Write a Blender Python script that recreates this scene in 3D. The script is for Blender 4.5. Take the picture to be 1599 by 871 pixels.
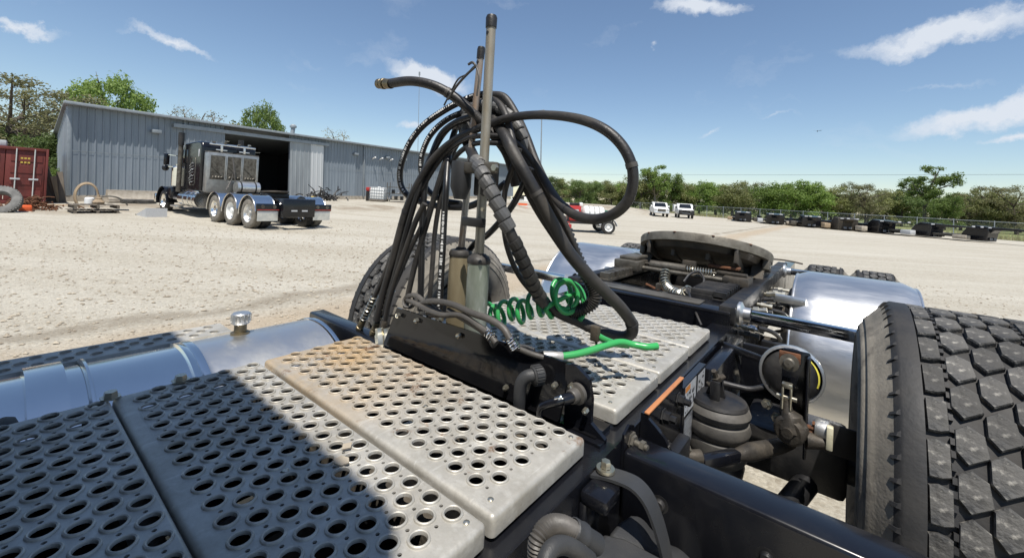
import bpy, bmesh, math, random
from mathutils import Vector, Matrix, Euler
from mathutils.geometry import delaunay_2d_cdt
random.seed(7)
PI = math.pi
S = bpy.context.scene
for o in list(bpy.data.objects): bpy.data.objects.remove(o)
COL = S.collection

# ------------------------------------------------------------------ camera
# world frame: X to the truck's driver side, Y to the truck's rear, Z up, ground at z = 0
cam_d = bpy.data.cameras.new('camera'); cam = bpy.data.objects.new('camera', cam_d); COL.objects.link(cam)
cam_d.sensor_width = 36.0; cam_d.lens = 14.689; cam_d.shift_y = -0.0847; cam_d.clip_start = 0.02; cam_d.clip_end = 4000
cr = Vector((0.78402126, 0.61806183, 0.05753477)); cu = Vector((-0.03865067, -0.04390065, 0.99828796)); cb = Vector((0.6195295, -0.78490274, -0.01053054))
mw = Matrix((cr, cu, cb)).transposed().to_4x4(); mw.translation = Vector((0.852, 0, 1.55)); cam.matrix_world = mw
S.camera = cam

# ------------------------------------------------------------------ light
SUN_TRAVEL = Vector((-1.288, 1.494, -4.7)).normalized()
sun_d = bpy.data.lights.new('sun', 'SUN'); sun_d.energy = 4.9; sun_d.angle = math.radians(0.53); sun_d.color = (1.0, 0.95, 0.87)
sun = bpy.data.objects.new('sun', sun_d); COL.objects.link(sun)
sun.rotation_euler = SUN_TRAVEL.to_track_quat('-Z', 'Y').to_euler(); sun.location = (20, -20, 60)
W = bpy.data.worlds.new('World'); S.world = W; W.use_nodes = True
def build_world():
    nt = W.node_tree; N = nt.nodes; L = nt.links; N.clear()
    out = N.new('ShaderNodeOutputWorld'); bg = N.new('ShaderNodeBackground'); L.new(bg.outputs[0], out.inputs[0])
    sky = N.new('ShaderNodeTexSky'); sky.sky_type = 'NISHITA'; sky.sun_disc = False
    d = -SUN_TRAVEL
    sky.sun_elevation = math.asin(d.z); sky.sun_rotation = math.atan2(d.x, d.y)
    sky.altitude = 200; sky.air_density = 1.1; sky.dust_density = 0.25; sky.ozone_density = 2.4
    bg.inputs[1].default_value = 0.100
    tc = N.new('ShaderNodeTexCoord')
    def vm(op, a, b=None):
        n = N.new('ShaderNodeVectorMath'); n.operation = op
        for i, v in enumerate((a, b)):
            if v is None: continue
            if isinstance(v, (tuple, Vector)): n.inputs[i].default_value = tuple(v)
            else: L.new(v, n.inputs[i])
        return n
    def ma(op, a, b=0.0, c=None, clamp=False):
        n = N.new('ShaderNodeMath'); n.operation = op; n.use_clamp = clamp
        for i, v in enumerate((a, b, c)):
            if v is None: continue
            if isinstance(v, (int, float)): n.inputs[i].default_value = v
            else: L.new(v, n.inputs[i])
        return n.outputs[0]
    dirv = vm('NORMALIZE', tc.outputs['Generated']).outputs[0]
    def noise(sc, det, rough, vec):
        n = N.new('ShaderNodeTexNoise'); n.inputs['Scale'].default_value = sc; n.inputs['Detail'].default_value = det
        n.inputs['Roughness'].default_value = rough; L.new(vec, n.inputs['Vector']); return n
    nd = noise(4.5, 8, 0.66, dirv)
    warp = vm('SCALE', vm('SUBTRACT', nd.outputs['Color'], (0.5, 0.5, 0.5)).outputs[0]); warp.inputs['Scale'].default_value = 0.15
    dw = vm('ADD', dirv, warp.outputs[0]).outputs[0]
    st = vm('MULTIPLY', dw, (1.0, 1.0, 3.2)).outputs[0]
    n1 = noise(3.2, 8, 0.62, st).outputs['Fac']; n2 = noise(11.0, 6, 0.6, st).outputs['Fac']
    # a few fair-weather streaks and small tufts of cloud: centre direction, long axis, half sizes
    total = None
    for (c, t1, s1, s2, amp) in CLOUDS:
        c = Vector(c).normalized(); t1 = Vector(t1); t1 = (t1 - c*t1.dot(c)).normalized(); t2 = c.cross(t1)
        a = vm('DOT_PRODUCT', dw, t1/s1).outputs['Value']; b = vm('DOT_PRODUCT', dw, t2/s2).outputs['Value']
        a = ma('SUBTRACT', a, c.dot(t1)/s1); b = ma('SUBTRACT', b, c.dot(t2)/s2)
        r = ma('SQRT', ma('ADD', ma('MULTIPLY', a, a), ma('MULTIPLY', b, b)))
        m = ma('SUBTRACT', 1.0, r, clamp=True)
        m = ma('MULTIPLY', m, ma('GREATER_THAN', vm('DOT_PRODUCT', dirv, c).outputs['Value'], 0.2))
        m = ma('MULTIPLY', m, amp)
        total = m if total is None else ma('MAXIMUM', total, m)
    fluff = ma('ADD', ma('MULTIPLY', n1, 1.15), ma('MULTIPLY', n2, 0.5))
    dens = ma('SUBTRACT', ma('ADD', ma('MULTIPLY', total, 1.25), fluff), 1.12)
    dens = ma('MULTIPLY', dens, 1.6, clamp=True)
    dens = ma('MULTIPLY', dens, ma('MULTIPLY', total, 2.6, clamp=True))
    thin = ma('MULTIPLY', ma('SUBTRACT', n1, 0.60, clamp=True), 1.2)
    dens = ma('MINIMUM', ma('ADD', ma('MULTIPLY', dens, 1.1), thin), 0.93)
    mix = N.new('ShaderNodeMix'); mix.data_type = 'RGBA'
    L.new(dens, mix.inputs['Factor']); L.new(sky.outputs[0], mix.inputs['A']); mix.inputs['B'].default_value = (5.9, 6.3, 6.9, 1)
    L.new(mix.outputs['Result'], bg.inputs[0])
CLOUDS = [
 ((-0.7426, 0.6171, 0.2602), (0.0845, 0.09978, -0.03006), 0.13, 0.040, 0.95), ((-0.7852, 0.6013, 0.1479), (0.03669, 0.04489, 0.0008938), 0.055, 0.018, 0.75),
 ((-0.9538, 0.1873, 0.235), (0.01305, 0.06889, -0.01273), 0.10, 0.018, 0.8), ((-0.9771, 0.02384, 0.2113), (0.0009555, 0.03235, -0.001718), 0.07, 0.014, 0.6),
 ((-0.2328, 0.8852, 0.4028), (0.098, 0.02671, -0.01515), 0.13, 0.03, 1.0), ((0.122, 0.9436, 0.3079), (0.07539, -0.01531, 0.007363), 0.19, 0.032, 0.95),
 ((0.1715, 0.9677, 0.185), (0.03615, -0.008954, 0.009343), 0.14, 0.030, 0.95), ((0.1197, 0.9638, 0.2384), (0.06121, -0.008466, -0.004572), 0.13, 0.022, 0.42),
 ((0.205, 0.9668, 0.1526), (0.0287, -0.007411, 0.005418), 0.06, 0.014, 0.8), ((-0.2384, 0.9572, 0.1642), (0.08223, 0.01364, 0.01776), 0.07, 0.012, 0.42),
 ((-0.4358, 0.8852, 0.163), (0.07178, 0.02701, 0.02524), 0.07, 0.010, 0.42), ((-0.329, 0.8798, 0.3431), (0.01579, 0.006088, -0.0008909), 0.02, 0.012, 0.5),
 ((-0.1011, 0.9773, 0.1859), (0.05135, 0.00219, 0.009098), 0.06, 0.008, 0.35),
 ((0.9,0.2,0.5), (0,1,0.1), 0.3, 0.06, 0.7), ((0.5,-0.8,0.4), (1,0.3,0), 0.3, 0.06, 0.7), ((-0.6,-0.7,0.35), (0.8,-0.6,0), 0.25, 0.05, 0.7), ((0.1,0.3,0.95), (1,0.2,0), 0.3, 0.07, 0.6)]
build_world()
S.view_settings.view_transform = 'Standard'; S.view_settings.look = 'None'; S.view_settings.exposure = 0.36; S.view_settings.gamma = 1.0
S.view_settings.use_curve_mapping = False
S.render.engine = 'CYCLES'; S.cycles.max_bounces = 6; S.cycles.diffuse_bounces = 3; S.cycles.glossy_bounces = 3; S.cycles.transmission_bounces = 3; S.cycles.transparent_max_bounces = 4; S.render.resolution_x = 1024; S.render.resolution_y = 557

# ------------------------------------------------------------------ materials
MATS = {}
def mat(name, c, r=0.5, m=0.0, c2=None, ns=6.0, lo=0.4, hi=0.65, det=6, bump=0.0, bs=40.0, r2=None, stretch=(1,1,1), coat=0.0, c3=None, ns3=30.0, lo3=0.55, hi3=0.7, spec=0.5):
    M = bpy.data.materials.new(name); M.use_nodes = True; nt = M.node_tree; N = nt.nodes; L = nt.links
    b = N['Principled BSDF']; b.inputs['Base Color'].default_value = (*c, 1); b.inputs['Roughness'].default_value = r; b.inputs['Metallic'].default_value = m
    b.inputs['Specular IOR Level'].default_value = spec
    if coat: b.inputs['Coat Weight'].default_value = coat; b.inputs['Coat Roughness'].default_value = 0.08
    tc = N.new('ShaderNodeTexCoord'); mp = N.new('ShaderNodeMapping'); mp.inputs['Scale'].default_value = stretch; L.new(tc.outputs['Object'], mp.inputs[0])
    def nz(sc, d, lo_, hi_):
        n = N.new('ShaderNodeTexNoise'); n.inputs['Scale'].default_value = sc; n.inputs['Detail'].default_value = d; n.inputs['Roughness'].default_value = 0.62
        L.new(mp.outputs[0], n.inputs['Vector']); q = N.new('ShaderNodeMapRange'); q.inputs[1].default_value = lo_; q.inputs[2].default_value = hi_
        L.new(n.outputs['Fac'], q.inputs[0]); return q.outputs[0]
    src = None
    if c2 is not None:
        f = nz(ns, det, lo, hi); x = N.new('ShaderNodeMix'); x.data_type = 'RGBA'; L.new(f, x.inputs['Factor'])
        x.inputs['A'].default_value = (*c, 1); x.inputs['B'].default_value = (*c2, 1); src = x.outputs['Result']
        if r2 is not None:
            y = N.new('ShaderNodeMix'); L.new(f, y.inputs['Factor']); y.inputs['A'].default_value = r; y.inputs['B'].default_value = r2
            L.new(y.outputs['Result'], b.inputs['Roughness'])
    if c3 is not None:
        f = nz(ns3, 5, lo3, hi3); x = N.new('ShaderNodeMix'); x.data_type = 'RGBA'; L.new(f, x.inputs['Factor'])
        if src: L.new(src, x.inputs['A'])
        else: x.inputs['A'].default_value = (*c, 1)
        x.inputs['B'].default_value = (*c3, 1); src = x.outputs['Result']
    if src: L.new(src, b.inputs['Base Color'])
    if bump:
        n = N.new('ShaderNodeTexNoise'); n.inputs['Scale'].default_value = bs; n.inputs['Detail'].default_value = 6; L.new(mp.outputs[0], n.inputs['Vector'])
        bp = N.new('ShaderNodeBump'); bp.inputs['Strength'].default_value = bump; bp.inputs['Distance'].default_value = 0.01
        L.new(n.outputs['Fac'], bp.inputs['Height']); L.new(bp.outputs[0], b.inputs['Normal'])
    MATS[name] = M; return M

# ------------------------------------------------------------------ mesh helpers
class MB:
    def __init__(s): s.v = []; s.f = []; s.uv = None
    def add(s, vs, fs):
        o = len(s.v); s.v += [tuple(p) for p in vs]; s.f += [tuple(i + o for i in f) for f in fs]; return s
    def box(s, x0, x1, y0, y1, z0, z1, M=None):
        vs = [Vector((x, y, z)) for z in (z0, z1) for y in (y0, y1) for x in (x0, x1)]
        if M is not None: vs = [M @ v for v in vs]
        return s.add(vs, [(0,2,3,1),(4,5,7,6),(0,1,5,4),(2,6,7,3),(0,4,6,2),(1,3,7,5)])
    def rbox(s, x0, x1, y0, y1, z0, z1, r=0.01, seg=2, M=None):
        bm = bmesh.new(); bmesh.ops.create_cube(bm, size=1)
        for v in bm.verts: v.co = Vector(((x0+x1)/2 + v.co.x*(x1-x0), (y0+y1)/2 + v.co.y*(y1-y0), (z0+z1)/2 + v.co.z*(z1-z0)))
        r = min(r, .49*min(abs(x1-x0), abs(y1-y0), abs(z1-z0)))
        bmesh.ops.bevel(bm, geom=bm.edges[:], offset=r, segments=seg, profile=0.5, affect='EDGES')
        if M is not None: bm.transform(M)
        bm.verts.index_update(); s.add([v.co.copy() for v in bm.verts], [tuple(v.index for v in f.verts) for f in bm.faces]); bm.free(); return s
    def bar(s, p0, p1, w, h, r=0.0, up=(0,0,1)):
        p0 = Vector(p0); p1 = Vector(p1); d = p1 - p0; l = d.length; y = d.normalized(); u = Vector(up)
        if abs(y.dot(u)) > 0.95: u = Vector((1,0,0))
        x = y.cross(u).normalized(); z = x.cross(y); M = Matrix((x, y, z)).transposed().to_4x4(); M.translation = p0
        if r: return s.rbox(-w/2, w/2, 0, l, -h/2, h/2, r, 2, M)
        return s.box(-w/2, w/2, 0, l, -h/2, h/2, M)
    def lathe(s, prof, p0=(0,0,0), axis=(0,0,1), n=24, a0=0, a1=2*PI):
        ax = Vector(axis).normalized(); u = Vector((1,0,0)) if abs(ax.x) < .9 else Vector((0,1,0)); u = (u - ax*u.dot(ax)).normalized(); w = ax.cross(u); p0 = Vector(p0)
        full = abs(a1 - a0 - 2*PI) < 1e-6; m = n if full else n + 1; vs = []; fs = []
        for (r, h) in prof:
            for i in range(m):
                a = a0 + (a1 - a0)*i/n; vs.append(p0 + ax*h + (u*math.cos(a) + w*math.sin(a))*r)
        for j in range(len(prof)-1):
            for i in range(n):
                i2 = (i+1) % m; fs.append((j*m+i, j*m+i2, (j+1)*m+i2, (j+1)*m+i))
        return s.add(vs, fs)
    def cyl(s, p0, p1, r0, r1=None, n=16, cap=True):
        p0 = Vector(p0); p1 = Vector(p1); d = p1 - p0; r1 = r0 if r1 is None else r1; l = d.length
        pr = [(r0, 0), (r1, l)]
        if cap: pr = [(0.0001, 0)] + pr + [(0.0001, l)]
        return s.lathe(pr, p0, d, n)
    def tube(s, path, r, n=10, cap=True, closed=False):
        P = [Vector(p) for p in path]; k = len(P); vs = []; fs = []; prev = None
        rr = r if isinstance(r, (list, tuple)) else [r]*k
        T = []
        for i in range(k):
            a = P[i-1] if (i > 0 or closed) else P[i]; b = P[(i+1) % k] if (i < k-1 or closed) else P[i]; T.append((b - a).normalized())
        u = Vector((0,0,1)) if abs(T[0].z) < .9 else Vector((1,0,0)); u = (u - T[0]*u.dot(T[0])).normalized()
        for i in range(k):
            u = (u - T[i]*u.dot(T[i])).normalized(); w = T[i].cross(u)
            for j in range(n):
                a = 2*PI*j/n; vs.append(P[i] + (u*math.cos(a) + w*math.sin(a))*rr[i])
        for i in range(k if closed else k-1):
            i2 = (i+1) % k
            for j in range(n): fs.append((i*n+j, i*n+(j+1) % n, i2*n+(j+1) % n, i2*n+j))
        if cap and not closed: fs.append(tuple(range(n-1, -1, -1))); fs.append(tuple((k-1)*n + j for j in range(n)))
        return s.add(vs, fs)
    def prism(s, poly, z0, z1, M=None):
        n = len(poly); vs = [Vector((x, y, z0)) for x, y in poly] + [Vector((x, y, z1)) for x, y in poly]
        if M is not None: vs = [M @ v for v in vs]
        return s.add(vs, [tuple(range(n-1, -1, -1)), tuple(range(n, 2*n))] + [(i, (i+1) % n, n+(i+1) % n, n+i) for i in range(n)])
    def ball(s, c, rx, ry=None, rz=None, n=10):
        ry = ry or rx; rz = rz or rx; vs = []; fs = []; c = Vector(c); m = n//2 + 1
        for j in range(m+1):
            t = PI*j/m
            for i in range(n):
                a = 2*PI*i/n; vs.append(c + Vector((rx*math.sin(t)*math.cos(a), ry*math.sin(t)*math.sin(a), rz*math.cos(t))))
        for j in range(m):
            for i in range(n): fs.append((j*n+i, (j+1)*n+i, (j+1)*n+(i+1) % n, j*n+(i+1) % n))
        return s.add(vs, fs)
    def xf(s, M): s.v = [tuple(M @ Vector(p)) for p in s.v]; return s
    def mesh(s, name, m, smooth=True, ang=38):
        me = bpy.data.meshes.new(name); me.from_pydata(s.v, [], s.f); me.update()
        bm = bmesh.new(); bm.from_mesh(me); bmesh.ops.remove_doubles(bm, verts=bm.verts, dist=1e-5); bmesh.ops.recalc_face_normals(bm, faces=bm.faces); bm.to_mesh(me); bm.free()
        if smooth:
            me.shade_smooth(); me.set_sharp_from_angle(angle=math.radians(ang))
        me.materials.append(MATS[m] if isinstance(m, str) else m); return me
    def build(s, name, m, parent=None, smooth=True, ang=38):
        return link(name, s.mesh(name, m, smooth, ang), parent)
def link(name, me, parent=None):
    o = bpy.data.objects.new(name, me); COL.objects.link(o)
    if parent is not None: o.parent = parent
    return o
def empty(name, loc=(0,0,0), rz=0.0):
    o = bpy.data.objects.new(name, None); COL.objects.link(o); o.location = loc; o.rotation_euler = (0, 0, rz); o.empty_display_size = .2; return o
def tag(o, label=None, cat=None, group=None, kind=None):
    if label: o['label'] = label
    if cat: o['category'] = cat
    if group: o['group'] = group
    if kind: o['kind'] = kind
    return o
def copy_tree(o, parent=None):
    c = o.copy(); COL.objects.link(c)
    if parent is not None: c.parent = parent
    for ch in CH.get(o.name, [x for x in o.children]): copy_tree(ch, c)
    return c
CH = {}
def crom(pts, n=8):
    P = [Vector(p) for p in pts]; P = [P[0]*2 - P[1]] + P + [P[-1]*2 - P[-2]]; out = []
    for i in range(1, len(P)-2):
        a, b, c, d = P[i-1:i+3]
        for k in range(n):
            t = k/n; out.append(0.5*((2*b) + (c-a)*t + (2*a-5*b+4*c-d)*t*t + (3*b-a-3*c+d)*t**3))
    out.append(P[-2]); return out
def RZ(a): return Matrix.Rotation(a, 4, 'Z')
def TR(x, y, z): return Matrix.Translation((x, y, z))

# ------------------------------------------------------------------ palette
mat('galvanized', (.50,.49,.465), .42, .55, (.36,.345,.31), 9, .42, .68, bump=.12, bs=120, r2=.6, c3=(.62,.61,.58), ns3=45, lo3=.58, hi3=.75)
mat('black_paint', (.006,.0065,.009), .20, 0, (.016,.0155,.016), 5, .5, .8, r2=.40, coat=.2, bump=.02, bs=20, spec=.4)
mat('black_gloss', (.006,.006,.007), .07, 0, (.012,.012,.012), 5, .5, .8, r2=.16, bump=.01, bs=12)
mat('black_dusty', (.010,.010,.011), .42, 0, (.032,.029,.026), 7, .45, .7, r2=.8, bump=.1, bs=60)
mat('grime', (.045,.040,.034), .75, .1, (.11,.092,.068), 14, .42, .65, bump=.3, bs=90)
mat('plastic_dark', (.028,.029,.031), .55, 0, (.05,.048,.045), 6, .45, .7, bump=.15, bs=300)
mat('chrome', (.80,.81,.83), .09, 1, (.62,.62,.63), 12, .5, .8, r2=.25)
mat('polished', (.86,.845,.81), .17, 1, (.76,.755,.74), 4, .45, .75, r2=.2)
mat('aluminium', (.72,.715,.70), .30, .92, (.58,.575,.55), 6, .4, .7, r2=.46, bump=.06, bs=60)
mat('fender_steel', (.72,.715,.70), .30, .95, (.78,.77,.75), 14, .42, .70, r2=.40, bump=.05, bs=160, stretch=(.25,1,1))
mat('cast_dark', (.042,.037,.031), .5, .4, (.085,.070,.052), 10, .4, .65, r2=.8, bump=.25, bs=70)
mat('cast_grey', (.14,.128,.106), .5, .5, (.065,.056,.044), 8, .42, .62, bump=.2, bs=60)
mat('rubber', (.017,.017,.018), .62, 0, (.040,.037,.034), 5, .42, .7, r2=.85, bump=.12, bs=80)
mat('tread_rubber', (.036,.036,.036), .66, 0, (.075,.072,.067), 16, .40, .62, r2=.85, bump=.9, bs=45, c3=(.20,.19,.17), ns3=55, lo3=.55, hi3=.68)
mat('bellows', (.040,.038,.035), .6, 0, (.10,.092,.08), 7, .4, .68, bump=.1, bs=90)
mat('sidewall', (.13,.118,.10), .8, 0, (.25,.225,.185), 6, .4, .68, bump=.15, bs=120, stretch=(1,1,1))
mat('dusty_sidewall', (.15,.136,.112), .85, 0, (.25,.225,.185), 6, .4, .68, bump=.15, bs=120, c3=(.085,.076,.064), ns3=14, lo3=.52, hi3=.7)
mat('hose_rubber', (.019,.018,.018), .46, 0, (.052,.046,.039), 7, .45, .72, r2=.72, bump=.12, bs=130)
mat('hose_new', (.013,.013,.014), .36, 0, (.03,.028,.026), 6, .5, .8, r2=.5, bump=.05, bs=90)
mat('wrap_plastic', (.085,.085,.086), .48, 0, (.17,.165,.155), 11, .45, .7, bump=.1, bs=80)
mat('cable_grey', (.062,.057,.051), .52, 0, (.11,.10,.088), 12, .45, .7, bump=.1, bs=100)
mat('green_hose', (.035,.33,.085), .30, 0, (.055,.27,.09), 9, .45, .7)
mat('green_hose_dark', (.008,.10,.045), .33, 0, (.02,.14,.06), 9, .45, .7)
mat('pole_steel', (.40,.38,.33), .40, .45, (.27,.235,.175), 16, .42, .66, r2=.6, stretch=(1,1,.25), c3=(.36,.35,.33), ns3=50, lo3=.55, hi3=.75)
mat('pole_rust', (.42,.41,.39), .36, .5, (.32,.17,.065), 5, .4, .6, r2=.7, stretch=(1,1,.5))
mat('gas_tan', (.30,.255,.165), .45, .35, (.19,.145,.08), 9, .4, .68, r2=.6, stretch=(1,1,.3))
mat('gas_green', (.20,.225,.18), .42, .3, (.33,.35,.31), 16, .44, .68, r2=.6, stretch=(1,1,.3), c3=(.42,.43,.40), ns3=45, lo3=.6, hi3=.72)
mat('brass', (.22,.18,.11), .42, .8, (.10,.085,.06), 20, .4, .65)
mat('zinc', (.55,.52,.43), .3, .9, (.40,.36,.27), 20, .45, .7)
mat('rust', (.16,.065,.028), .85, .1, (.075,.035,.02), 18, .4, .65, bump=.4, bs=60)
mat('primer_orange', (.42,.17,.065), .6, 0, (.30,.11,.05), 16, .5, .75, bump=.15, bs=70)
mat('white_paint', (.78,.78,.76), .35, 0, (.62,.60,.55), 5, .5, .8)
mat('cream_label', (.62,.58,.42), .5, 0, (.45,.41,.28), 60, .5, .7)
mat('worn_plate', (.17,.155,.125), .5, .35, (.075,.066,.052), 9, .40, .66, r2=.7, bump=.2, bs=60)
mat('white_print', (.72,.72,.70), .6)
mat('white_label', (.46,.47,.48), .45, 0, (.34,.34,.34), 30, .5, .7)
mat('black_print', (.02,.02,.022), .6)
mat('orange_print', (.55,.20,.04), .6)
mat('grey_label', (.22,.23,.24), .5, 0, (.10,.10,.11), 60, .45, .6)
mat('yellow_label', (.62,.56,.08), .5, 0, (.35,.30,.05), 60, .5, .7)
mat('red_paint', (.42,.035,.03), .4, 0, (.28,.03,.025), 6, .5, .8)
mat('poly_white', (.72,.72,.70), .4)
mat('glass_dark', (.01,.012,.014), .06, 0, coat=.3)
mat('siding', (.185,.215,.245), .38, .12, (.225,.255,.285), 3, .4, .7, r2=.48, stretch=(1,1,.12), c3=(.15,.175,.20), ns3=9, lo3=.6, hi3=.8)
mat('siding_galv', (.33,.35,.36), .34, .3, (.25,.265,.275), 3, .4, .7, r2=.5, stretch=(1,1,.1))
mat('siding_bright', (.55,.56,.56), .34, .2, (.52,.53,.53), 3, .4, .7, r2=.45, stretch=(1,1,.1))
mat('trim_grey', (.27,.30,.32), .5, .2, (.21,.235,.25), 4, .4, .7)
mat('concrete', (.40,.355,.29), .85, 0, (.28,.24,.19), 4, .4, .65, bump=.3, bs=20)
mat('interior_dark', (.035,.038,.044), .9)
mat('container_red', (.14,.026,.020), .6, .1, (.085,.018,.015), 3, .45, .7, bump=.05, bs=30, stretch=(1,1,.4))
mat('yellow_paint', (.5,.36,.06), .6)
mat('wood_grey', (.17,.145,.115), .85, 0, (.09,.075,.06), 10, .4, .65, bump=.3, bs=30, stretch=(1,1,.15))
mat('wood_tan', (.36,.27,.17), .8, 0, (.24,.18,.12), 10, .4, .65, bump=.2, bs=30, stretch=(1,1,.2))
mat('bark', (.10,.08,.062), .9, 0, (.055,.045,.036), 5, .4, .65, bump=.6, bs=12, stretch=(1,1,.3))
mat('bark_pale', (.24,.21,.175), .9, 0, (.12,.10,.085), 4, .4, .65, bump=.4, bs=12, stretch=(1,1,.3))
mat('cone_orange', (.70,.12,.03), .5)
mat('lime_paint', (.5,.52,.5), .5)
mat('bluegrey_paint', (.2,.24,.3), .5)
mat('grass', (.13,.17,.045), .9, 0, (.25,.235,.11), .35, .4, .65, c3=(.09,.13,.035), ns3=2.5, lo3=.5, hi3=.7)
mat('copper_light', (.35,.12,.06), .4, .6)

def per_object_tone(name, lo, hi):
    M = MATS[name]; N = M.node_tree.nodes; L = M.node_tree.links; b = N['Principled BSDF']; src = b.inputs['Base Color'].links[0].from_socket
    oi = N.new('ShaderNodeObjectInfo'); mr = N.new('ShaderNodeMapRange'); mr.inputs[3].default_value = lo; mr.inputs[4].default_value = hi; L.new(oi.outputs['Random'], mr.inputs[0])
    hs = N.new('ShaderNodeHueSaturation'); L.new(mr.outputs[0], hs.inputs['Value']); L.new(src, hs.inputs['Color']); L.new(hs.outputs[0], b.inputs['Base Color'])
per_object_tone('tread_rubber', .70, 1.35); per_object_tone('siding', .90, 1.10)
def leaf_mat(name, c, c2, tr=.35):
    M = bpy.data.materials.new(name); M.use_nodes = True; nt = M.node_tree; N = nt.nodes; L = nt.links
    b = N['Principled BSDF']; b.inputs['Roughness'].default_value = .55
    g = N.new('ShaderNodeNewGeometry'); oi = N.new('ShaderNodeObjectInfo')
    cr_ = N.new('ShaderNodeMix'); cr_.data_type = 'RGBA'; cr_.inputs['A'].default_value = (*c, 1); cr_.inputs['B'].default_value = (*c2, 1)
    L.new(g.outputs['Random Per Island'], cr_.inputs['Factor'])
    hs = N.new('ShaderNodeHueSaturation'); ma = N.new('ShaderNodeMapRange'); ma.inputs[3].default_value = .72; ma.inputs[4].default_value = 1.25
    L.new(oi.outputs['Random'], ma.inputs[0]); L.new(ma.outputs[0], hs.inputs['Value']); L.new(cr_.outputs['Result'], hs.inputs['Color'])
    L.new(hs.outputs[0], b.inputs['Base Color'])
    t = N.new('ShaderNodeBsdfTranslucent'); L.new(hs.outputs[0], t.inputs[0]); ms = N.new('ShaderNodeMixShader'); ms.inputs[0].default_value = tr
    L.new(b.outputs[0], ms.inputs[1]); L.new(t.outputs[0], ms.inputs[2]); L.new(ms.outputs[0], N['Material Output'].inputs[0]); MATS[name] = M
leaf_mat('leaf_green', (.135,.215,.045), (.24,.325,.08), .45)
leaf_mat('leaf_dark', (.08,.13,.036), (.15,.20,.06), .45)
leaf_mat('leaf_olive', (.16,.185,.06), (.27,.275,.11), .45)
leaf_mat('leaf_bright', (.14,.235,.04), (.235,.325,.07), .45)
leaf_mat('leaf_brown', (.16,.165,.065), (.255,.245,.12), .4)
leaf_mat('leaf_pale', (.24,.24,.15), (.33,.31,.22))

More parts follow.
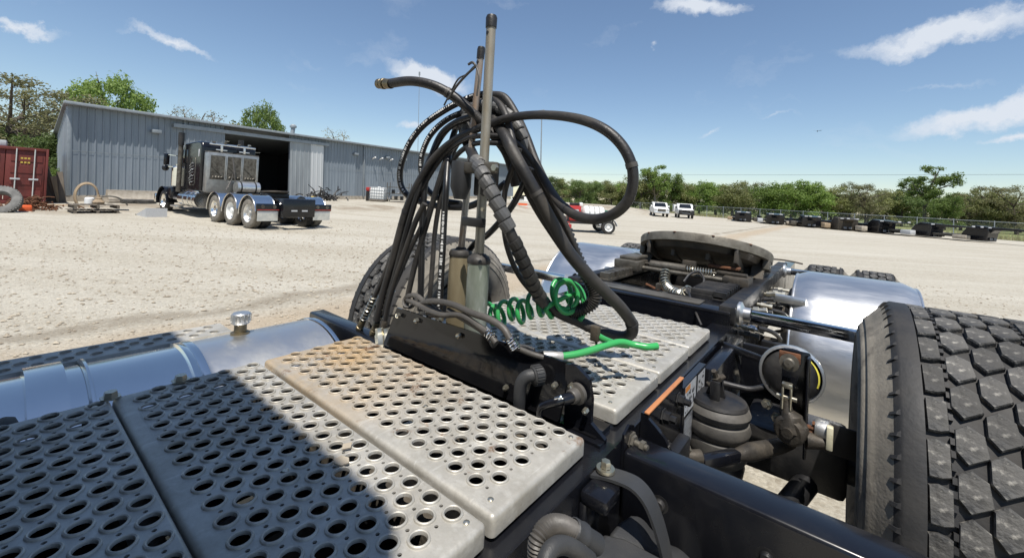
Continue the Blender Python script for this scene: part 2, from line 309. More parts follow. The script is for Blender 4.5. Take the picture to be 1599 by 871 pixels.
def ground_mat():
    M = bpy.data.materials.new('crushed_stone'); M.use_nodes = True; nt = M.node_tree; N = nt.nodes; L = nt.links
    b = N['Principled BSDF']; b.inputs['Roughness'].default_value = .92; b.inputs['Specular IOR Level'].default_value = .2
    tc = N.new('ShaderNodeTexCoord')
    def nz(sc, d, rough=.6, vec=None):
        n = N.new('ShaderNodeTexNoise'); n.inputs['Scale'].default_value = sc; n.inputs['Detail'].default_value = d; n.inputs['Roughness'].default_value = rough
        L.new(vec or tc.outputs['Object'], n.inputs['Vector']); return n.outputs['Fac']
    def rng(x, lo, hi, a=0., c=1.):
        q = N.new('ShaderNodeMapRange'); q.inputs[1].default_value = lo; q.inputs[2].default_value = hi; q.inputs[3].default_value = a; q.inputs[4].default_value = c
        L.new(x, q.inputs[0]); return q.outputs[0]
    def mix(f, a, c):
        x = N.new('ShaderNodeMix'); x.data_type = 'RGBA'; L.new(f, x.inputs['Factor'])
        for k, v in (('A', a), ('B', c)):
            if isinstance(v, tuple): x.inputs[k].default_value = (*v, 1)
            else: L.new(v, x.inputs[k])
        return x.outputs['Result']
    # long faint drag and tyre streaks run along the yard
    mr = N.new('ShaderNodeMapping'); mr.inputs['Rotation'].default_value = (0, 0, math.radians(-36)); L.new(tc.outputs['Object'], mr.inputs[0]); mp = N.new('ShaderNodeMapping'); mp.inputs['Scale'].default_value = (.10, .8, 1); L.new(mr.outputs[0], mp.inputs[0])
    big = rng(nz(.12, 6, .6), .38, .66); streak = rng(nz(.9, 7, .68, mp.outputs[0]), .43, .62, 0, .85); pale = rng(nz(.40, 6, .6, mp.outputs[0]), .44, .62, 0, .75); fine = rng(nz(9, 7, .75), .35, .68); speck = rng(nz(45, 4, .7), .40, .62)
    c = mix(big, (.405,.384,.328), (.350,.323,.264))
    c = mix(pale, c, (.49,.470,.415)); c = mix(streak, c, (.285,.255,.20))
    c = mix(rng(fine, 0, 1, 0, .75), c, (.50,.475,.41))
    vo = N.new('ShaderNodeTexVoronoi'); vo.inputs['Scale'].default_value = 34; L.new(tc.outputs['Object'], vo.inputs['Vector'])
    sp = N.new('ShaderNodeSeparateColor'); L.new(vo.outputs['Color'], sp.inputs[0])
    c = mix(rng(sp.outputs[0], .72, .95, 0, .5), c, (.56,.52,.43))
    c = mix(rng(sp.outputs[1], .84, .97, 0, .4), c, (.19,.16,.12))
    c = mix(rng(speck, 0, 1, 0, .38), c, (.25,.21,.155))
    # damp brown dirt by shop and rut; rut tone includes its ridge's painted shadow
    sx = N.new('ShaderNodeSeparateXYZ'); L.new(tc.outputs['Object'], sx.inputs[0])
    def math_(op, a, b_=0.):
        n = N.new('ShaderNodeMath'); n.operation = op
        for i, v in enumerate((a, b_)):
            if isinstance(v, (int, float)): n.inputs[i].default_value = v
            else: L.new(v, n.inputs[i])
        return n.outputs[0]
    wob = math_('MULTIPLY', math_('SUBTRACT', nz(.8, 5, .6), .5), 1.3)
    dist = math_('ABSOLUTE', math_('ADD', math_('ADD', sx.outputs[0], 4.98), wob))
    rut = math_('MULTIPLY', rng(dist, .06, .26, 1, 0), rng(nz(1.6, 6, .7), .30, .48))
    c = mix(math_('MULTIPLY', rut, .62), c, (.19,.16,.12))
    dist2 = math_('ABSOLUTE', math_('ADD', math_('ADD', sx.outputs[0], 3.9), wob))
    c = mix(math_('MULTIPLY', rng(dist2, .3, .9, 1, 0), .55), c, (.34,.255,.165))
    dist3 = math_('ABSOLUTE', math_('ADD', math_('ADD', sx.outputs[0], 24.5), math_('MULTIPLY', wob, 3.0)))
    c = mix(math_('MULTIPLY', rng(dist3, .8, 4.5, 1, 0), rng(nz(.5, 4, .6), .42, .62, 0, .7)), c, (.19,.145,.10))
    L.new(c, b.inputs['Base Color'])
    hgt = math_('ADD', math_('ADD', math_('MULTIPLY', nz(30, 6, .75), .6), math_('MULTIPLY', vo.outputs['Distance'], -.35)), math_('MULTIPLY', nz(3, 5, .6), 1.2))
    bp = N.new('ShaderNodeBump'); bp.inputs['Strength'].default_value = .75; bp.inputs['Distance'].default_value = .035
    L.new(hgt, bp.inputs['Height']); L.new(bp.outputs[0], b.inputs['Normal']); MATS['ground'] = M
ground_mat()
mat('pebble', (.42,.37,.29), .9, 0, (.25,.21,.16), 3, .4, .6)

# ------------------------------------------------------------------ ground
def sstep(a, b, x): t = max(0., min(1., (x-a)/(b-a))); return t*t*(3-2*t)
GUP = Vector((-.0222, -.0309, .9993))          # the shop stands plumb on a yard that tilts slightly
def gz(x, y):
    w = sstep(-19, -28, x)*sstep(-6, 3, y)*sstep(90, 60, y)
    return w*max(-.15, min(1.1, .0222*(x+29.85) + .0309*(y-2.66)))
def make_ground():
    xs = [-1500,-700,-300,-150,-90] + [-70+2*i for i in range(36)] + [2+i*1.0 for i in range(8)] + [14,24,40,80,160,400,900,1500]
    ys = [-1500,-600,-200,-80,-30] + [-14+1.5*i for i in range(40)] + [46+4*i for i in range(14)] + [110,160,300,700,1500,2500]
    vs = [(x, y, gz(x, y)) for y in ys for x in xs]; n = len(xs)
    fs = [(j*n+i, j*n+i+1, (j+1)*n+i+1, (j+1)*n+i) for j in range(len(ys)-1) for i in range(n-1)]
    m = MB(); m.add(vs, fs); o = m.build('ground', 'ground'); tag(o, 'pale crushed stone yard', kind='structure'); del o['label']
make_ground()
def pebbles():
    m = MB(); rnd = random.Random(3)
    base = [Vector((1,0,0)),Vector((-.8,.3,0)),Vector((.1,1,.1)),Vector((0,-.9,0)),Vector((.1,.1,.7)),Vector((0,0,-.5))]
    fs = [(0,2,4),(2,1,4),(1,3,4),(3,0,4),(2,0,5),(1,2,5),(3,1,5),(0,3,5)]
    for i in range(15000):
        r = rnd.random()**1.6
        x = -2.2 - r*15; y = rnd.uniform(-1.5, 4 + r*12); s = rnd.choice((.006,.008,.010,.012,.016,.024))*rnd.uniform(.7,1.3)
        if 0 < i % 5 < 2: x = rnd.uniform(1.2, 6); y = rnd.uniform(2, 14)
        a = rnd.uniform(0, 6.3); M = TR(x, y, gz(x, y)+s*.25) @ RZ(a) @ Matrix.Diagonal((s*rnd.uniform(.8,1.5), s, s*.8, 1))
        m.add([M @ v for v in base], fs)
    o = m.build('loose_gravel', 'pebble', smooth=False); tag(o, 'loose gravel scattered over the yard', 'gravel', kind='stuff')
pebbles()

# ------------------------------------------------------------------ metal shop building
def building():
    A = Vector((-29.85, 2.66, 0)); xd = Vector((-.179, .984, 0)); z = GUP.normalized(); xd = (xd - z*xd.dot(z)).normalized(); yd = z.cross(xd)
    M = Matrix((xd, yd, z)).transposed().to_4x4(); M.translation = A
    B = empty('metal_shop_building'); B.matrix_world = M
    tag(B, 'long blue-grey ribbed metal shop building with a dark open bay', 'building')
    LEN, H = 47.5, 4.9; SK = .225; DEP = 11.0            # the end wall runs back slightly askew
    def panel(w, h, rib=.042, nr=3):
        m = MB(); p = w/nr; pts = []
        for k in range(nr):
            x = k*p; pts += [(x, 0), (x+p*.30, 0), (x+p*.38, -rib), (x+p*.52, -rib), (x+p*.60, 0)]
        pts.append((w, 0)); n = len(pts)
        m.add([(x, y, 0) for x, y in pts] + [(x, y, h) for x, y in pts], [(i, i+1, n+i+1, n+i) for i in range(n-1)]); return m
    PW = .9133
    me = panel(PW-.004, H-.32).mesh('siding_panel', 'siding', smooth=False)
    D0, D1 = 7.31, 11.87
    k = 0
    while k*PW < LEN:
        x = k*PW; k += 1
        if x + PW*.5 > D0 and x + PW*.5 < D1: continue
        o = link('siding_panel', me, B); o.location = (x, 0, .32)
    wl = (1.2, 0)
    # sliding door leaves stand proud of the wall on the track
    for nm, x0, w, mm in (('sliding_door_panel', 5.1, 2.2, 'siding'), ('sliding_door_panel', 11.87, 1.75, 'siding_galv'), ('sliding_door_panel', 13.63, 1.15, 'siding_bright')):
        o = panel(w, H-.45, .028, max(3, int(w/.3))).build(nm, mm, B, smooth=False); o.location = (x0, -.16, .05)
    MB().box(4.4, 15.2, -.30, -.02, H-.50, H-.28).build('door_track_cover', 'trim_grey', B)
    MB().box(0, 5.0, -.03, .25, 0, .32).box(15.0, LEN, -.03, .25, 0, .32).build('foundation', 'concrete', B)
    # end wall, back wall, roof
    e = MB(); n = 12
    for i in range(n):
        y0, y1 = DEP*i/n, DEP*(i+1)/n - .006
        h0, h1 = H - 1.0*y0/DEP, H - 1.0*y1/DEP; s0, s1 = SK*y0, SK*y1
        for q in range(3):
            ya = y0 + (y1-y0)*q/3; yb = y0 + (y1-y0)*(q+.75)/3; yc = y0 + (y1-y0)*(q+1)/3
        pn = MB(); pn.add([(s0, y0, 0), (s1, y1, 0), (s1, y1, h1), (s0, y0, h0)], [(0,1,2,3)]); pn.add([(s0-.03, y0+.1, 0), (s0-.03, y0+.16, 0), (s0-.03, y0+.16, h0-.1), (s0-.03, y0+.1, h0-.1), (s0, y0+.06, 0), (s0, y0+.2, 0), (s0, y0+.2, h0-.1), (s0, y0+.06, h0-.1)], [(0,1,2,3),(4,0,3,7),(1,5,6,2)])
        pn.build('end_wall_panel', 'siding', B, smooth=False)
    MB().box(SK*DEP, LEN, DEP, DEP+.1, 0, H-1.0).box(LEN-.05, LEN, 0, DEP, 0, H-.9).build('rear_wall', 'siding', B)
    r = MB(); r.add([(-.25,-.34,H+.02),(LEN+.2,-.34,H+.02),(LEN+.2,DEP+.3,H-1.05),(SK*DEP-.2,DEP+.3,H-1.05),(-.25,-.34,H+.10),(LEN+.2,-.34,H+.10),(LEN+.2,DEP+.3,H-.97),(SK*DEP-.2,DEP+.3,H-.97)], [(0,1,2,3),(4,7,6,5),(0,4,5,1),(1,5,6,2),(2,6,7,3),(3,7,4,0)])
    r.build('roof', 'trim_grey', B, smooth=False)
    MB().rbox(-.27, LEN+.22, -.44, -.345, H-.03, H+.13, .03).build('gutter', 'trim_grey', B)
    MB().box(.15, 4.3, -.050, -.046, 2.58, 2.61).box(15.3, LEN, -.050, -.046, 2.58, 2.61).build('sheet_lap_line', 'trim_grey', B)
    MB().rbox(-.02, .12, -.05, .02, .3, H).build('corner_trim', 'trim_grey', B)
    # dark interior behind the open bay
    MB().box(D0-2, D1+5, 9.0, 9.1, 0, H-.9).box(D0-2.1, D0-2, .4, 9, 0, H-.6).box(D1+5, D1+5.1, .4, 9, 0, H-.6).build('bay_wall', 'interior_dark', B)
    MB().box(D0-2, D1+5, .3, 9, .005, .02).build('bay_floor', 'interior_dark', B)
    for (x, y, zz) in ((8.2, 2.2, 4.1), (11.2, 3.5, 3.6), (10.9, 5.2, 3.9)):
        MB().box(x-.6, x+.6, y-.04, y+.04, zz, zz+.06).build('strip_light', 'poly_white', B)
    m = MB()
    for q, (x, hh) in enumerate(((9.6, .9), (10.2, .55), (10.9, 1.2), (11.4, .8), (8.3, .7))): m.rbox(x-.25, x+.25, 2.5+.3*q, 3.0+.3*q, .02, hh, .05)
    m.build('bay_clutter', 'grime', B)
    for x in (3.6, 18.1, 21.9, 24.3): MB().rbox(x-.22, x+.22, -.30, -.03, 3.92, 4.12, .02).build('wall_light', 'trim_grey', B)
    for x in (20.1, 21.0, 22.3): MB().cyl((x, -.03, 3.75), (x-.05, -.5, 3.9), .05, .07, 8).build('security_camera', 'white_paint', B)
    for x in (5.05, 19.1, 33): MB().rbox(x-.06, x+.06, -.13, -.035, .2, H, .02).build('downspout', 'trim_grey', B)
    p = MB().cyl((13.7, 2.5, H-.5), (13.9, 2.5, H+.95), .16, n=12); p.lathe([(.16,0),(.26,.05),(.26,.18),(.14,.30),(.001,.31)], (13.9,2.5,H+.95)); p.build('roof_vent_pipe', 'trim_grey', B)
    return B, M
BLD, BM = building()
def bl(x, y, z=0): return BM @ Vector((x, y, z))

# ------------------------------------------------------------------ trees
def leaf_cloud(lobes, count, s, rnd, flat=.6):
    vs = []; fs = []
    tot = sum(l[3]**2 for l in lobes)
    for (cx_, cy_, cz_, r, q) in lobes:
        for i in range(int(count*r*r/tot)):
            d = Vector((rnd.gauss(0,1), rnd.gauss(0,1), rnd.gauss(0,1))).normalized(); rr = r*(rnd.random()**.45)*(0.82+.30*math.sin(5*d.x+q)*math.cos(4*d.y-q*2))
            p = Vector((cx_, cy_, cz_)) + Vector((d.x*rr, d.y*rr, d.z*rr*flat))
            n = (d + Vector((rnd.gauss(0,.7), rnd.gauss(0,.7), rnd.gauss(.35,.7)))).normalized()
            u = n.orthogonal().normalized(); w = n.cross(u); a = rnd.uniform(0, 6.28); u, w = u*math.cos(a)+w*math.sin(a), w*math.cos(a)-u*math.sin(a)
            k = s*rnd.uniform(.6, 1.35); b = len(vs)
            vs += [p-u*k-w*k*.35, p+w*k*.55-u*k*.1+n*k*.2, p+u*k, p-w*k*.5+u*k*.15+n*k*.15]; fs.append((b, b+1, b+2, b+3))
    return vs, fs
def make_tree(name, h, spread, leaf, bark, seed, count, leafsize, sparse=0, trunk_frac=.3, low=0, dome=0):
    rnd = random.Random(seed); t = MB(); tips = []
    r0 = h*.022
    top = Vector((rnd.uniform(-.3,.3), rnd.uniform(-.3,.3), h*.62)); mid = Vector((rnd.uniform(-.2,.2), rnd.uniform(-.2,.2), h*.3))
    t.tube(crom([(0,0,-.2), mid*.5, mid, top], 3), [r0*1.25*(1-i/12) + r0*.25 for i in range(10)], 7)
    nb = 9 + (6 if sparse else 0)
    if dome: spread_, spread = spread, spread*.62
    for i in range(nb):
        f_ = rnd.uniform(trunk_frac, .62); s_ = Vector((0,0,0)).lerp(top, f_/.62); a = i*2.4 + rnd.uniform(-.4,.4); l = spread*rnd.uniform(.6,1.0)
        e = s_ + Vector((math.cos(a)*l, math.sin(a)*l, h*rnd.uniform(.12,.36)*(.7 if dome else 1))); m_ = s_.lerp(e, .5) + Vector((0,0,-h*.02))
        t.tube(crom([s_, m_, e], 3), [r0*.5*(1-k/8) + .015 for k in range(7)], 5); tips.append((e, l))
        for k in range(3 if not sparse else 5):
            q = s_.lerp(e, rnd.uniform(.4,1)); e2 = q + Vector((rnd.gauss(0,1), rnd.gauss(0,1), rnd.uniform(.2,1.2)))*spread*.28
            t.tube([q, q.lerp(e2,.5)+Vector((rnd.uniform(-.1,.1),0,.05)), e2], [.03,.022,.01], 4); tips.append((e2, l*.5))
    lobes = []
    for (e, l) in tips:
        if sparse and rnd.random() < sparse: continue
        lobes.append((e.x, e.y, min(e.z, h*.93), max(.25, spread*rnd.uniform(.20,.36)*(1 if not sparse else .8)), rnd.uniform(0,6)))
    if not sparse:
        for i in range(15): a = i*2.4; d = spread*rnd.uniform(.1,.78); lobes.append((math.cos(a)*d, math.sin(a)*d, h*rnd.uniform(.42,.86), spread*rnd.uniform(.3,.45), rnd.uniform(0,6)))
    if dome:
        spread = spread_; lobes = []
        for i in range(44):
            zz = 1 - 2*(i+.5)/44; a = i*2.39996; q_ = math.sqrt(1-zz*zz); k_ = rnd.uniform(.62,.86); lobes.append((math.cos(a)*q_*spread*k_, math.sin(a)*q_*spread*k_, h*.63 + zz*h*.29*k_, spread*rnd.uniform(.22,.36), rnd.uniform(0,6)))
    for i in range(low): a = i*2.4+rnd.uniform(-.5,.5); d = spread*rnd.uniform(.35,.85); lobes.append((math.cos(a)*d, math.sin(a)*d, h*rnd.uniform(.10,.42), spread*rnd.uniform(.26,.42), rnd.uniform(0,6)))
    vs, fs = leaf_cloud(lobes, count, leafsize, rnd, .75)
    c = MB(); c.v = [tuple(v) for v in vs]; c.f = fs
    me_t = t.mesh(name+'_trunk', bark); cm = bpy.data.meshes.new(name+'_crown'); cm.from_pydata(c.v, [], c.f); cm.materials.append(MATS[leaf])
    return me_t, cm
TREES = {
 'round': make_tree('round', 9, 3.6, 'leaf_green', 'bark', 11, 9500, .125, dome=1),
 'wood': make_tree('wood', 9, 3.9, 'leaf_green', 'bark', 31, 9500, .15, trunk_frac=.1, low=12),
 'bushy': make_tree('bushy', 8, 4.2, 'leaf_bright', 'bark', 12, 9500, .15, trunk_frac=.08, low=14),
 'dark': make_tree('dark', 8, 3.6, 'leaf_dark', 'bark', 13, 8500, .15, trunk_frac=.08, low=14),
 'olive': make_tree('olive', 8, 3.8, 'leaf_olive', 'bark', 14, 8000, .15, trunk_frac=.08, low=12),
 'brown': make_tree('brown', 8.5, 3.6, 'leaf_brown', 'bark', 15, 8000, .10, sparse=.05, trunk_frac=.10, low=9),
 'bare': make_tree('bare', 9, 3.6, 'leaf_pale', 'bark_pale', 16, 1800, .09, sparse=.25),
 'airy': make_tree('airy', 11, 3.7, 'leaf_green', 'bark_pale', 17, 9000, .15, sparse=.05, trunk_frac=.22),
}
def tree(kind, x, y, h, label, group, w=1.0, rz=None):
    T, C = TREES[kind]; base = {'round':9,'wood':9,'bushy':8,'dark':8,'olive':8,'brown':8.5,'bare':9,'airy':11}[kind]
    o = empty('tree', (x, y, gz(x, y))); s = h/base; o.scale = (s*w, s*w, s); o.rotation_euler = (.031, -.022, rz if rz is not None else random.uniform(0, 6.28))
    tag(o, label, 'tree', group); link('trunk', T, o); link('crown', C, o); return o
# behind and beside the shop
for kind, (x, y), h, w, label in (
 ('round', (-54.51, 7.28), 12.1, .76, 'broad round green tree rising above the left end of the shop roof'),
 ('bare', (-53.27, 13.36), 9.6, .95, 'thin half-bare tree behind the shop roof, right of the round green tree'),
 ('olive', (-56.44, 18.50), 8.6, .8, 'small olive tree peeping over the shop roof beside a greener tree'),
 ('round', (-53.61, 20.74), 11.8, .54, 'compact green tree above the shop roof over the open bay'),
 ('bare', (-57.87, 32.66), 9.4, 1.1, 'pale sparse treetop just over the shop roof right of the vent pipe'),
 ('brown', (-46.87, 0.57), 8.3, 1.25, 'large brown budding tree at the far left edge behind the red container'),
 ('brown', (-49.74, 2.13), 8.0, .85, 'brown budding tree between the red container and the shop end wall'),
 ('dark', (-51.69, 1.87), 5.6, 1.5, 'low dark evergreen thicket behind the red container'),
 ('dark', (-39.43, 2.63), 4.4, 1.0, 'dark evergreen bush in the gap beside the shop end wall'),
 ('bushy', (-34.89, 2.39), 1.9, .9, 'small bright green shrub beside planks at the shop corner')):
    tree(kind, x, y, h, label, 'trees around the shop', w)
# the tree line beyond the fence
TL = [
 ('dark', (-55.29, 84.39), 7.5, 1.14, 'dark green tree right of the bundled hoses'),
 ('olive', (-52.67, 88.37), 7.0, 1.18, 'olive tree right of the bundled hoses'),
 ('dark', (-45.54, 83.55), 6.5, 1.18, 'dark green tree seen inside the big hose loop, the left one'),
 ('dark', (-44.59, 89.52), 6.6, 0.93, 'dark green tree seen inside the big hose loop, the right one'),
 ('olive', (-40.59, 89.62), 6.8, 1.06, 'olive tree seen inside the big hose loop'),
 ('bushy', (-37.97, 91.81), 6.7, 0.97, 'bright green tree seen inside the big hose loop'),
 ('olive', (-34.21, 90.70), 8.8, 1.13, 'olive tree left of the parked white pickups'),
 ('airy', (-31.15, 90.95), 10.7, 0.94, 'tall airy tree left of the parked white pickups'),
 ('wood', (-29.53, 95.80), 8.8, 0.90, 'mid green tree above the white pickups'),
 ('olive', (-27.28, 99.10), 7.4, 0.96, 'olive tree above the white pickups'),
 ('bushy', (-24.53, 101.28), 7.8, 0.99, 'bright green tree right of the white pickups'),
 ('wood', (-21.28, 102.44), 7.6, 1.10, 'mid green tree right of the white pickups'),
 ('olive', (-17.03, 97.00), 7.7, 1.11, 'olive tree behind the first black trailer'),
 ('brown', (-15.32, 104.98), 7.9, 0.99, 'reddish brown tree behind the first black trailer'),
 ('bushy', (-10.93, 100.80), 7.5, 0.94, 'bright green tree behind the second black trailer, the left one'),
 ('bushy', (-6.93, 99.24), 8.2, 1.08, 'bright green tree behind the second black trailer, the right one'),
 ('wood', (-3.56, 99.87), 8.0, 1.00, 'mid green tree behind the third black trailer'),
 ('olive', (-0.75, 103.86), 7.6, 1.04, 'olive tree behind the brown trailer'),
 ('brown', (2.02, 104.78), 7.7, 1.11, 'reddish brown tree behind the brown trailer'),
 ('brown', (4.53, 102.94), 8.1, 0.91, 'reddish brown tree behind the fourth black trailer'),
 ('olive', (7.54, 111.05), 7.2, 0.91, 'olive tree behind the fourth black trailer'),
 ('dark', (10.26, 112.30), 6.9, 1.07, 'dark green tree behind the fifth black trailer'),
 ('wood', (15.22, 105.13), 6.2, 0.95, 'mid green tree behind the fifth black trailer'),
 ('brown', (18.94, 116.60), 7.2, 1.13, 'reddish brown tree behind the rightmost trailer, the left one'),
 ('brown', (21.50, 116.97), 8.7, 1.00, 'reddish brown tree behind the rightmost trailer, the right one'),
 ('olive', (22.52, 110.64), 7.8, 1.13, 'olive tree at the right edge of the tree line, the left one'),
 ('brown', (24.18, 108.13), 8.2, 1.14, 'reddish brown tree at the right edge of the tree line'),
 ('wood', (28.67, 117.79), 6.9, 1.18, 'mid green tree at the right edge of the tree line'),
 ('olive', (28.80, 108.46), 7.7, 1.08, 'olive tree at the right edge of the tree line, the right one'),
 ('bushy', (34.80, 119.57), 6.9, 1.18, 'bright green tree at the right edge of the tree line'),
 ('airy', (14.10, 117.50), 12.4, 1.12, 'tall open-crowned pale-trunked tree standing above the tree line at right'),
 ('dark', (-63.60, 94.65), 8.1, 1.25, 'back row'),
 ('brown', (-58.71, 97.99), 7.0, 1.25, 'back row'),
 ('olive', (-56.07, 105.43), 7.4, 1.25, 'back row'),
 ('wood', (-48.23, 102.95), 6.9, 1.25, 'back row'),
 ('dark', (-44.68, 108.94), 7.6, 1.25, 'back row'),
 ('olive', (-40.31, 113.41), 7.5, 1.25, 'back row'),
 ('brown', (-34.34, 113.02), 7.6, 1.25, 'back row'),
 ('dark', (-30.93, 120.82), 8.1, 1.25, 'back row'),
 ('wood', (-24.41, 116.15), 7.2, 1.25, 'back row'),
 ('dark', (-20.99, 125.09), 8.0, 1.25, 'back row'),
 ('wood', (-14.93, 117.65), 7.7, 1.25, 'back row'),
 ('olive', (-10.55, 118.94), 7.6, 1.25, 'back row'),
 ('olive', (-6.63, 125.47), 8.7, 1.25, 'back row'),
 ('olive', (-2.54, 133.80), 7.7, 1.25, 'back row'),
 ('wood', (1.82, 132.01), 7.4, 1.25, 'back row'),
 ('brown', (5.78, 128.51), 7.6, 1.25, 'back row'),
 ('olive', (9.51, 127.64), 8.4, 1.25, 'back row'),
 ('dark', (14.34, 140.62), 8.0, 1.25, 'back row'),
 ('wood', (18.16, 140.96), 7.2, 1.25, 'back row'),
 ('wood', (20.72, 133.80), 8.3, 1.25, 'back row'),
 ('dark', (24.44, 136.36), 8.3, 1.25, 'back row'),
 ('brown', (28.85, 142.51), 8.1, 1.25, 'back row'),
 ('brown', (31.20, 138.64), 8.2, 1.25, 'back row'),
 ('brown', (36.21, 147.05), 7.3, 1.25, 'back row'),
 ('brown', (40.00, 149.92), 7.5, 1.25, 'back row'),
 ('olive', (41.58, 144.92), 6.9, 1.25, 'back row'),
]
for kind, (x, y), h, w, label in TL:
    if label == 'back row': tree(kind, x, y, h, 'treetop in the rear row of the wood beyond the fence', 'rear row of the wood', w)
    else: tree(kind, x, y, h, label, 'front row of the wood', w)

# ------------------------------------------------------------------ grass, fence, poles
def grass_strip():
    pts = [(-120,112),(-60,100),(-34,84.5),(14,65.5),(60,47.5),(140,16),(600,-120),(600,900),(-600,900),(-600,200)]
    m = MB(); m.add([(x, y, .03) for x, y in pts], [tuple(range(len(pts)))]); o = m.build('grass_field', 'grass', smooth=False); tag(o, kind='structure')
    rnd = random.Random(9); g = MB()
    for i in range(9000):
        t = rnd.random(); x = -34 + 80*t; y = 84.5 - (x+34)*.396 + rnd.expovariate(.28) - .4; h = rnd.uniform(.15,.5)*(1.5 if x > 8 else 1); a = rnd.uniform(0,6.3); w = .025
        u = Vector((math.cos(a), math.sin(a), 0)); l = Vector((rnd.gauss(0,.12), rnd.gauss(0,.12), h)); p = Vector((x, y, .02))
        g.add([p-u*w, p+u*w, p+l], [(0,1,2)])
    me = bpy.data.meshes.new('tall_grass'); me.from_pydata(g.v, [], g.f); me.materials.append(MATS['dry_grass']); o = link('tall_grass', me); tag(o, 'uncut dry grass along the foot of the chain link fence', 'grass', kind='stuff')
leaf_mat('dry_grass', (.22,.20,.085), (.36,.31,.16))
grass_strip()
def fence():
    F = empty('chain_link_fence', (-34, 84, 0)); tag(F, 'long grey chain link fence between the yard and the wood', 'fence')
    A = Vector((0,0,0)); d = Vector((1, -.396, 0)).normalized(); Ln = 100; up = Vector((-.022,-.031,1))*1.85
    pm = MB().cyl((0,0,-.2), up, .04, n=8); pm.lathe([(.045,0),(.045,.04),(.0,.07)], up); pme = pm.mesh('post', 'trim_grey')
    n = int(Ln/3)+1
    for i in range(n): o = link('post', pme, F); o.location = d*3*i
    MB().cyl(up*.985, d*Ln+up*.985, .028, n=6).build('top_rail', 'trim_grey', F)
    w = MB(); st = .16; k = int(Ln/st); r = .0028; nn = Vector((.37,.93,0))
    for s in (-1, 1):
        for i in range(-12, k):
            a0 = i*st if s > 0 else (i+11)*st
            p = d*a0 + up*.02; q = d*(a0+s*1.75) + up*.97
            w.add([p-d*r, p+d*r, q+d*r, q-d*r], [(0,1,2,3)])
    o = w.build('wire_mesh', 'trim_grey', F, smooth=False); o['kind'] = 'stuff'
fence()
def pole(name, x, y, h, r, label, cat, top=None):
    o = empty(name, (x, y, gz(x, y))); o.rotation_euler = (.031, -.022, 0); tag(o, label, cat)
    MB().cyl((0,0,-.2), (0,0,h), r, r*.6, 10).build('shaft', 'trim_grey', o); return o
(x, y) = (-34.26, 51.30); o = pole('light_pole', x, y, 13.4, .12, 'tall slim steel light pole behind the hoses at centre', 'pole'); MB().rbox(-.5, .5, -.2, .2, 13.3, 13.5, .05).build('lamp_head', 'trim_grey', o)
(x, y) = (-47.01, 38.69); o = pole('antenna_mast', x, y, 17.6, .05, 'thin antenna mast behind the shop roof, seen between the hoses', 'antenna'); MB().cyl((0,0,17.4), (0,0,17.9), .12, n=8).build('antenna_tip', 'trim_grey', o)
m = MB(); pts = [Vector((-160, 150, 12.2)) + Vector((320*t, -60*t, -6*t*(1-t))) for t in [i/24 for i in range(25)]]; m.tube(pts, .025, 5)
tag(m.build('power_line', 'black_dusty'), 'thin overhead power line across the sky above the wood', 'power line')
b = empty('bird', ((-2.102, 70.000, 12.813))); tag(b, 'tiny dark bird gliding in the sky at right', 'bird')
MB().ball((0,0,0), .08, .22, .07, 8).build('body', 'black_dusty', b)
for s in (-1, 1): MB().add([(0,.06,.02),(s*.3,.02,.1),(s*.55,-.10,.04),(s*.3,-.10,.09),(0,-.08,.02)], [(0,1,2,3,4)]).build('wing', 'black_dusty', b)

# ------------------------------------------------------------------ the near road tractor (camera stands behind its cab)
T = empty('truck_tractor'); tag(T, 'black road tractor chassis with perforated deck plates, hose rack and fifth wheel, nearest the camera', 'truck')
# cab and sleeper: behind the camera, throws the shadow on the first deck plates
cab = MB(); cab.rbox(-1.07, 1.07, -2.6, -.34, 1.0, 3.6, .13, 4); cab.build('sleeper_cab', 'black_paint', T)
MB().rbox(-1.02, 1.02, -4.3, -2.62, .9, 3.0, .15, 4).rbox(-.75, .75, -6.0, -4.2, .8, 1.95, .2, 4).build('cab_and_hood', 'black_paint', T)

# frame
for s in (-1, 1):
    m = MB(); X = .462*s; t = .009
    m.box(min(X, X-s*t), max(X, X-s*t), -3, 5.75, .70, .985)
    m.box(min(X-s*t, X-s*.09), max(X-s*t, X-s*.09), -3, 5.75, .976, .985); m.box(min(X-s*t, X-s*.09), max(X-s*t, X-s*.09), -3, 5.75, .70, .709)
    m.build('frame_rail', 'black_paint', T)
for y in (-.2, .55, 1.45, 2.0, 3.1, 4.4, 5.6):
    MB().rbox(-.452, .452, y-.06, y+.06, .74, .93, .01).build('crossmember', 'black_dusty', T)

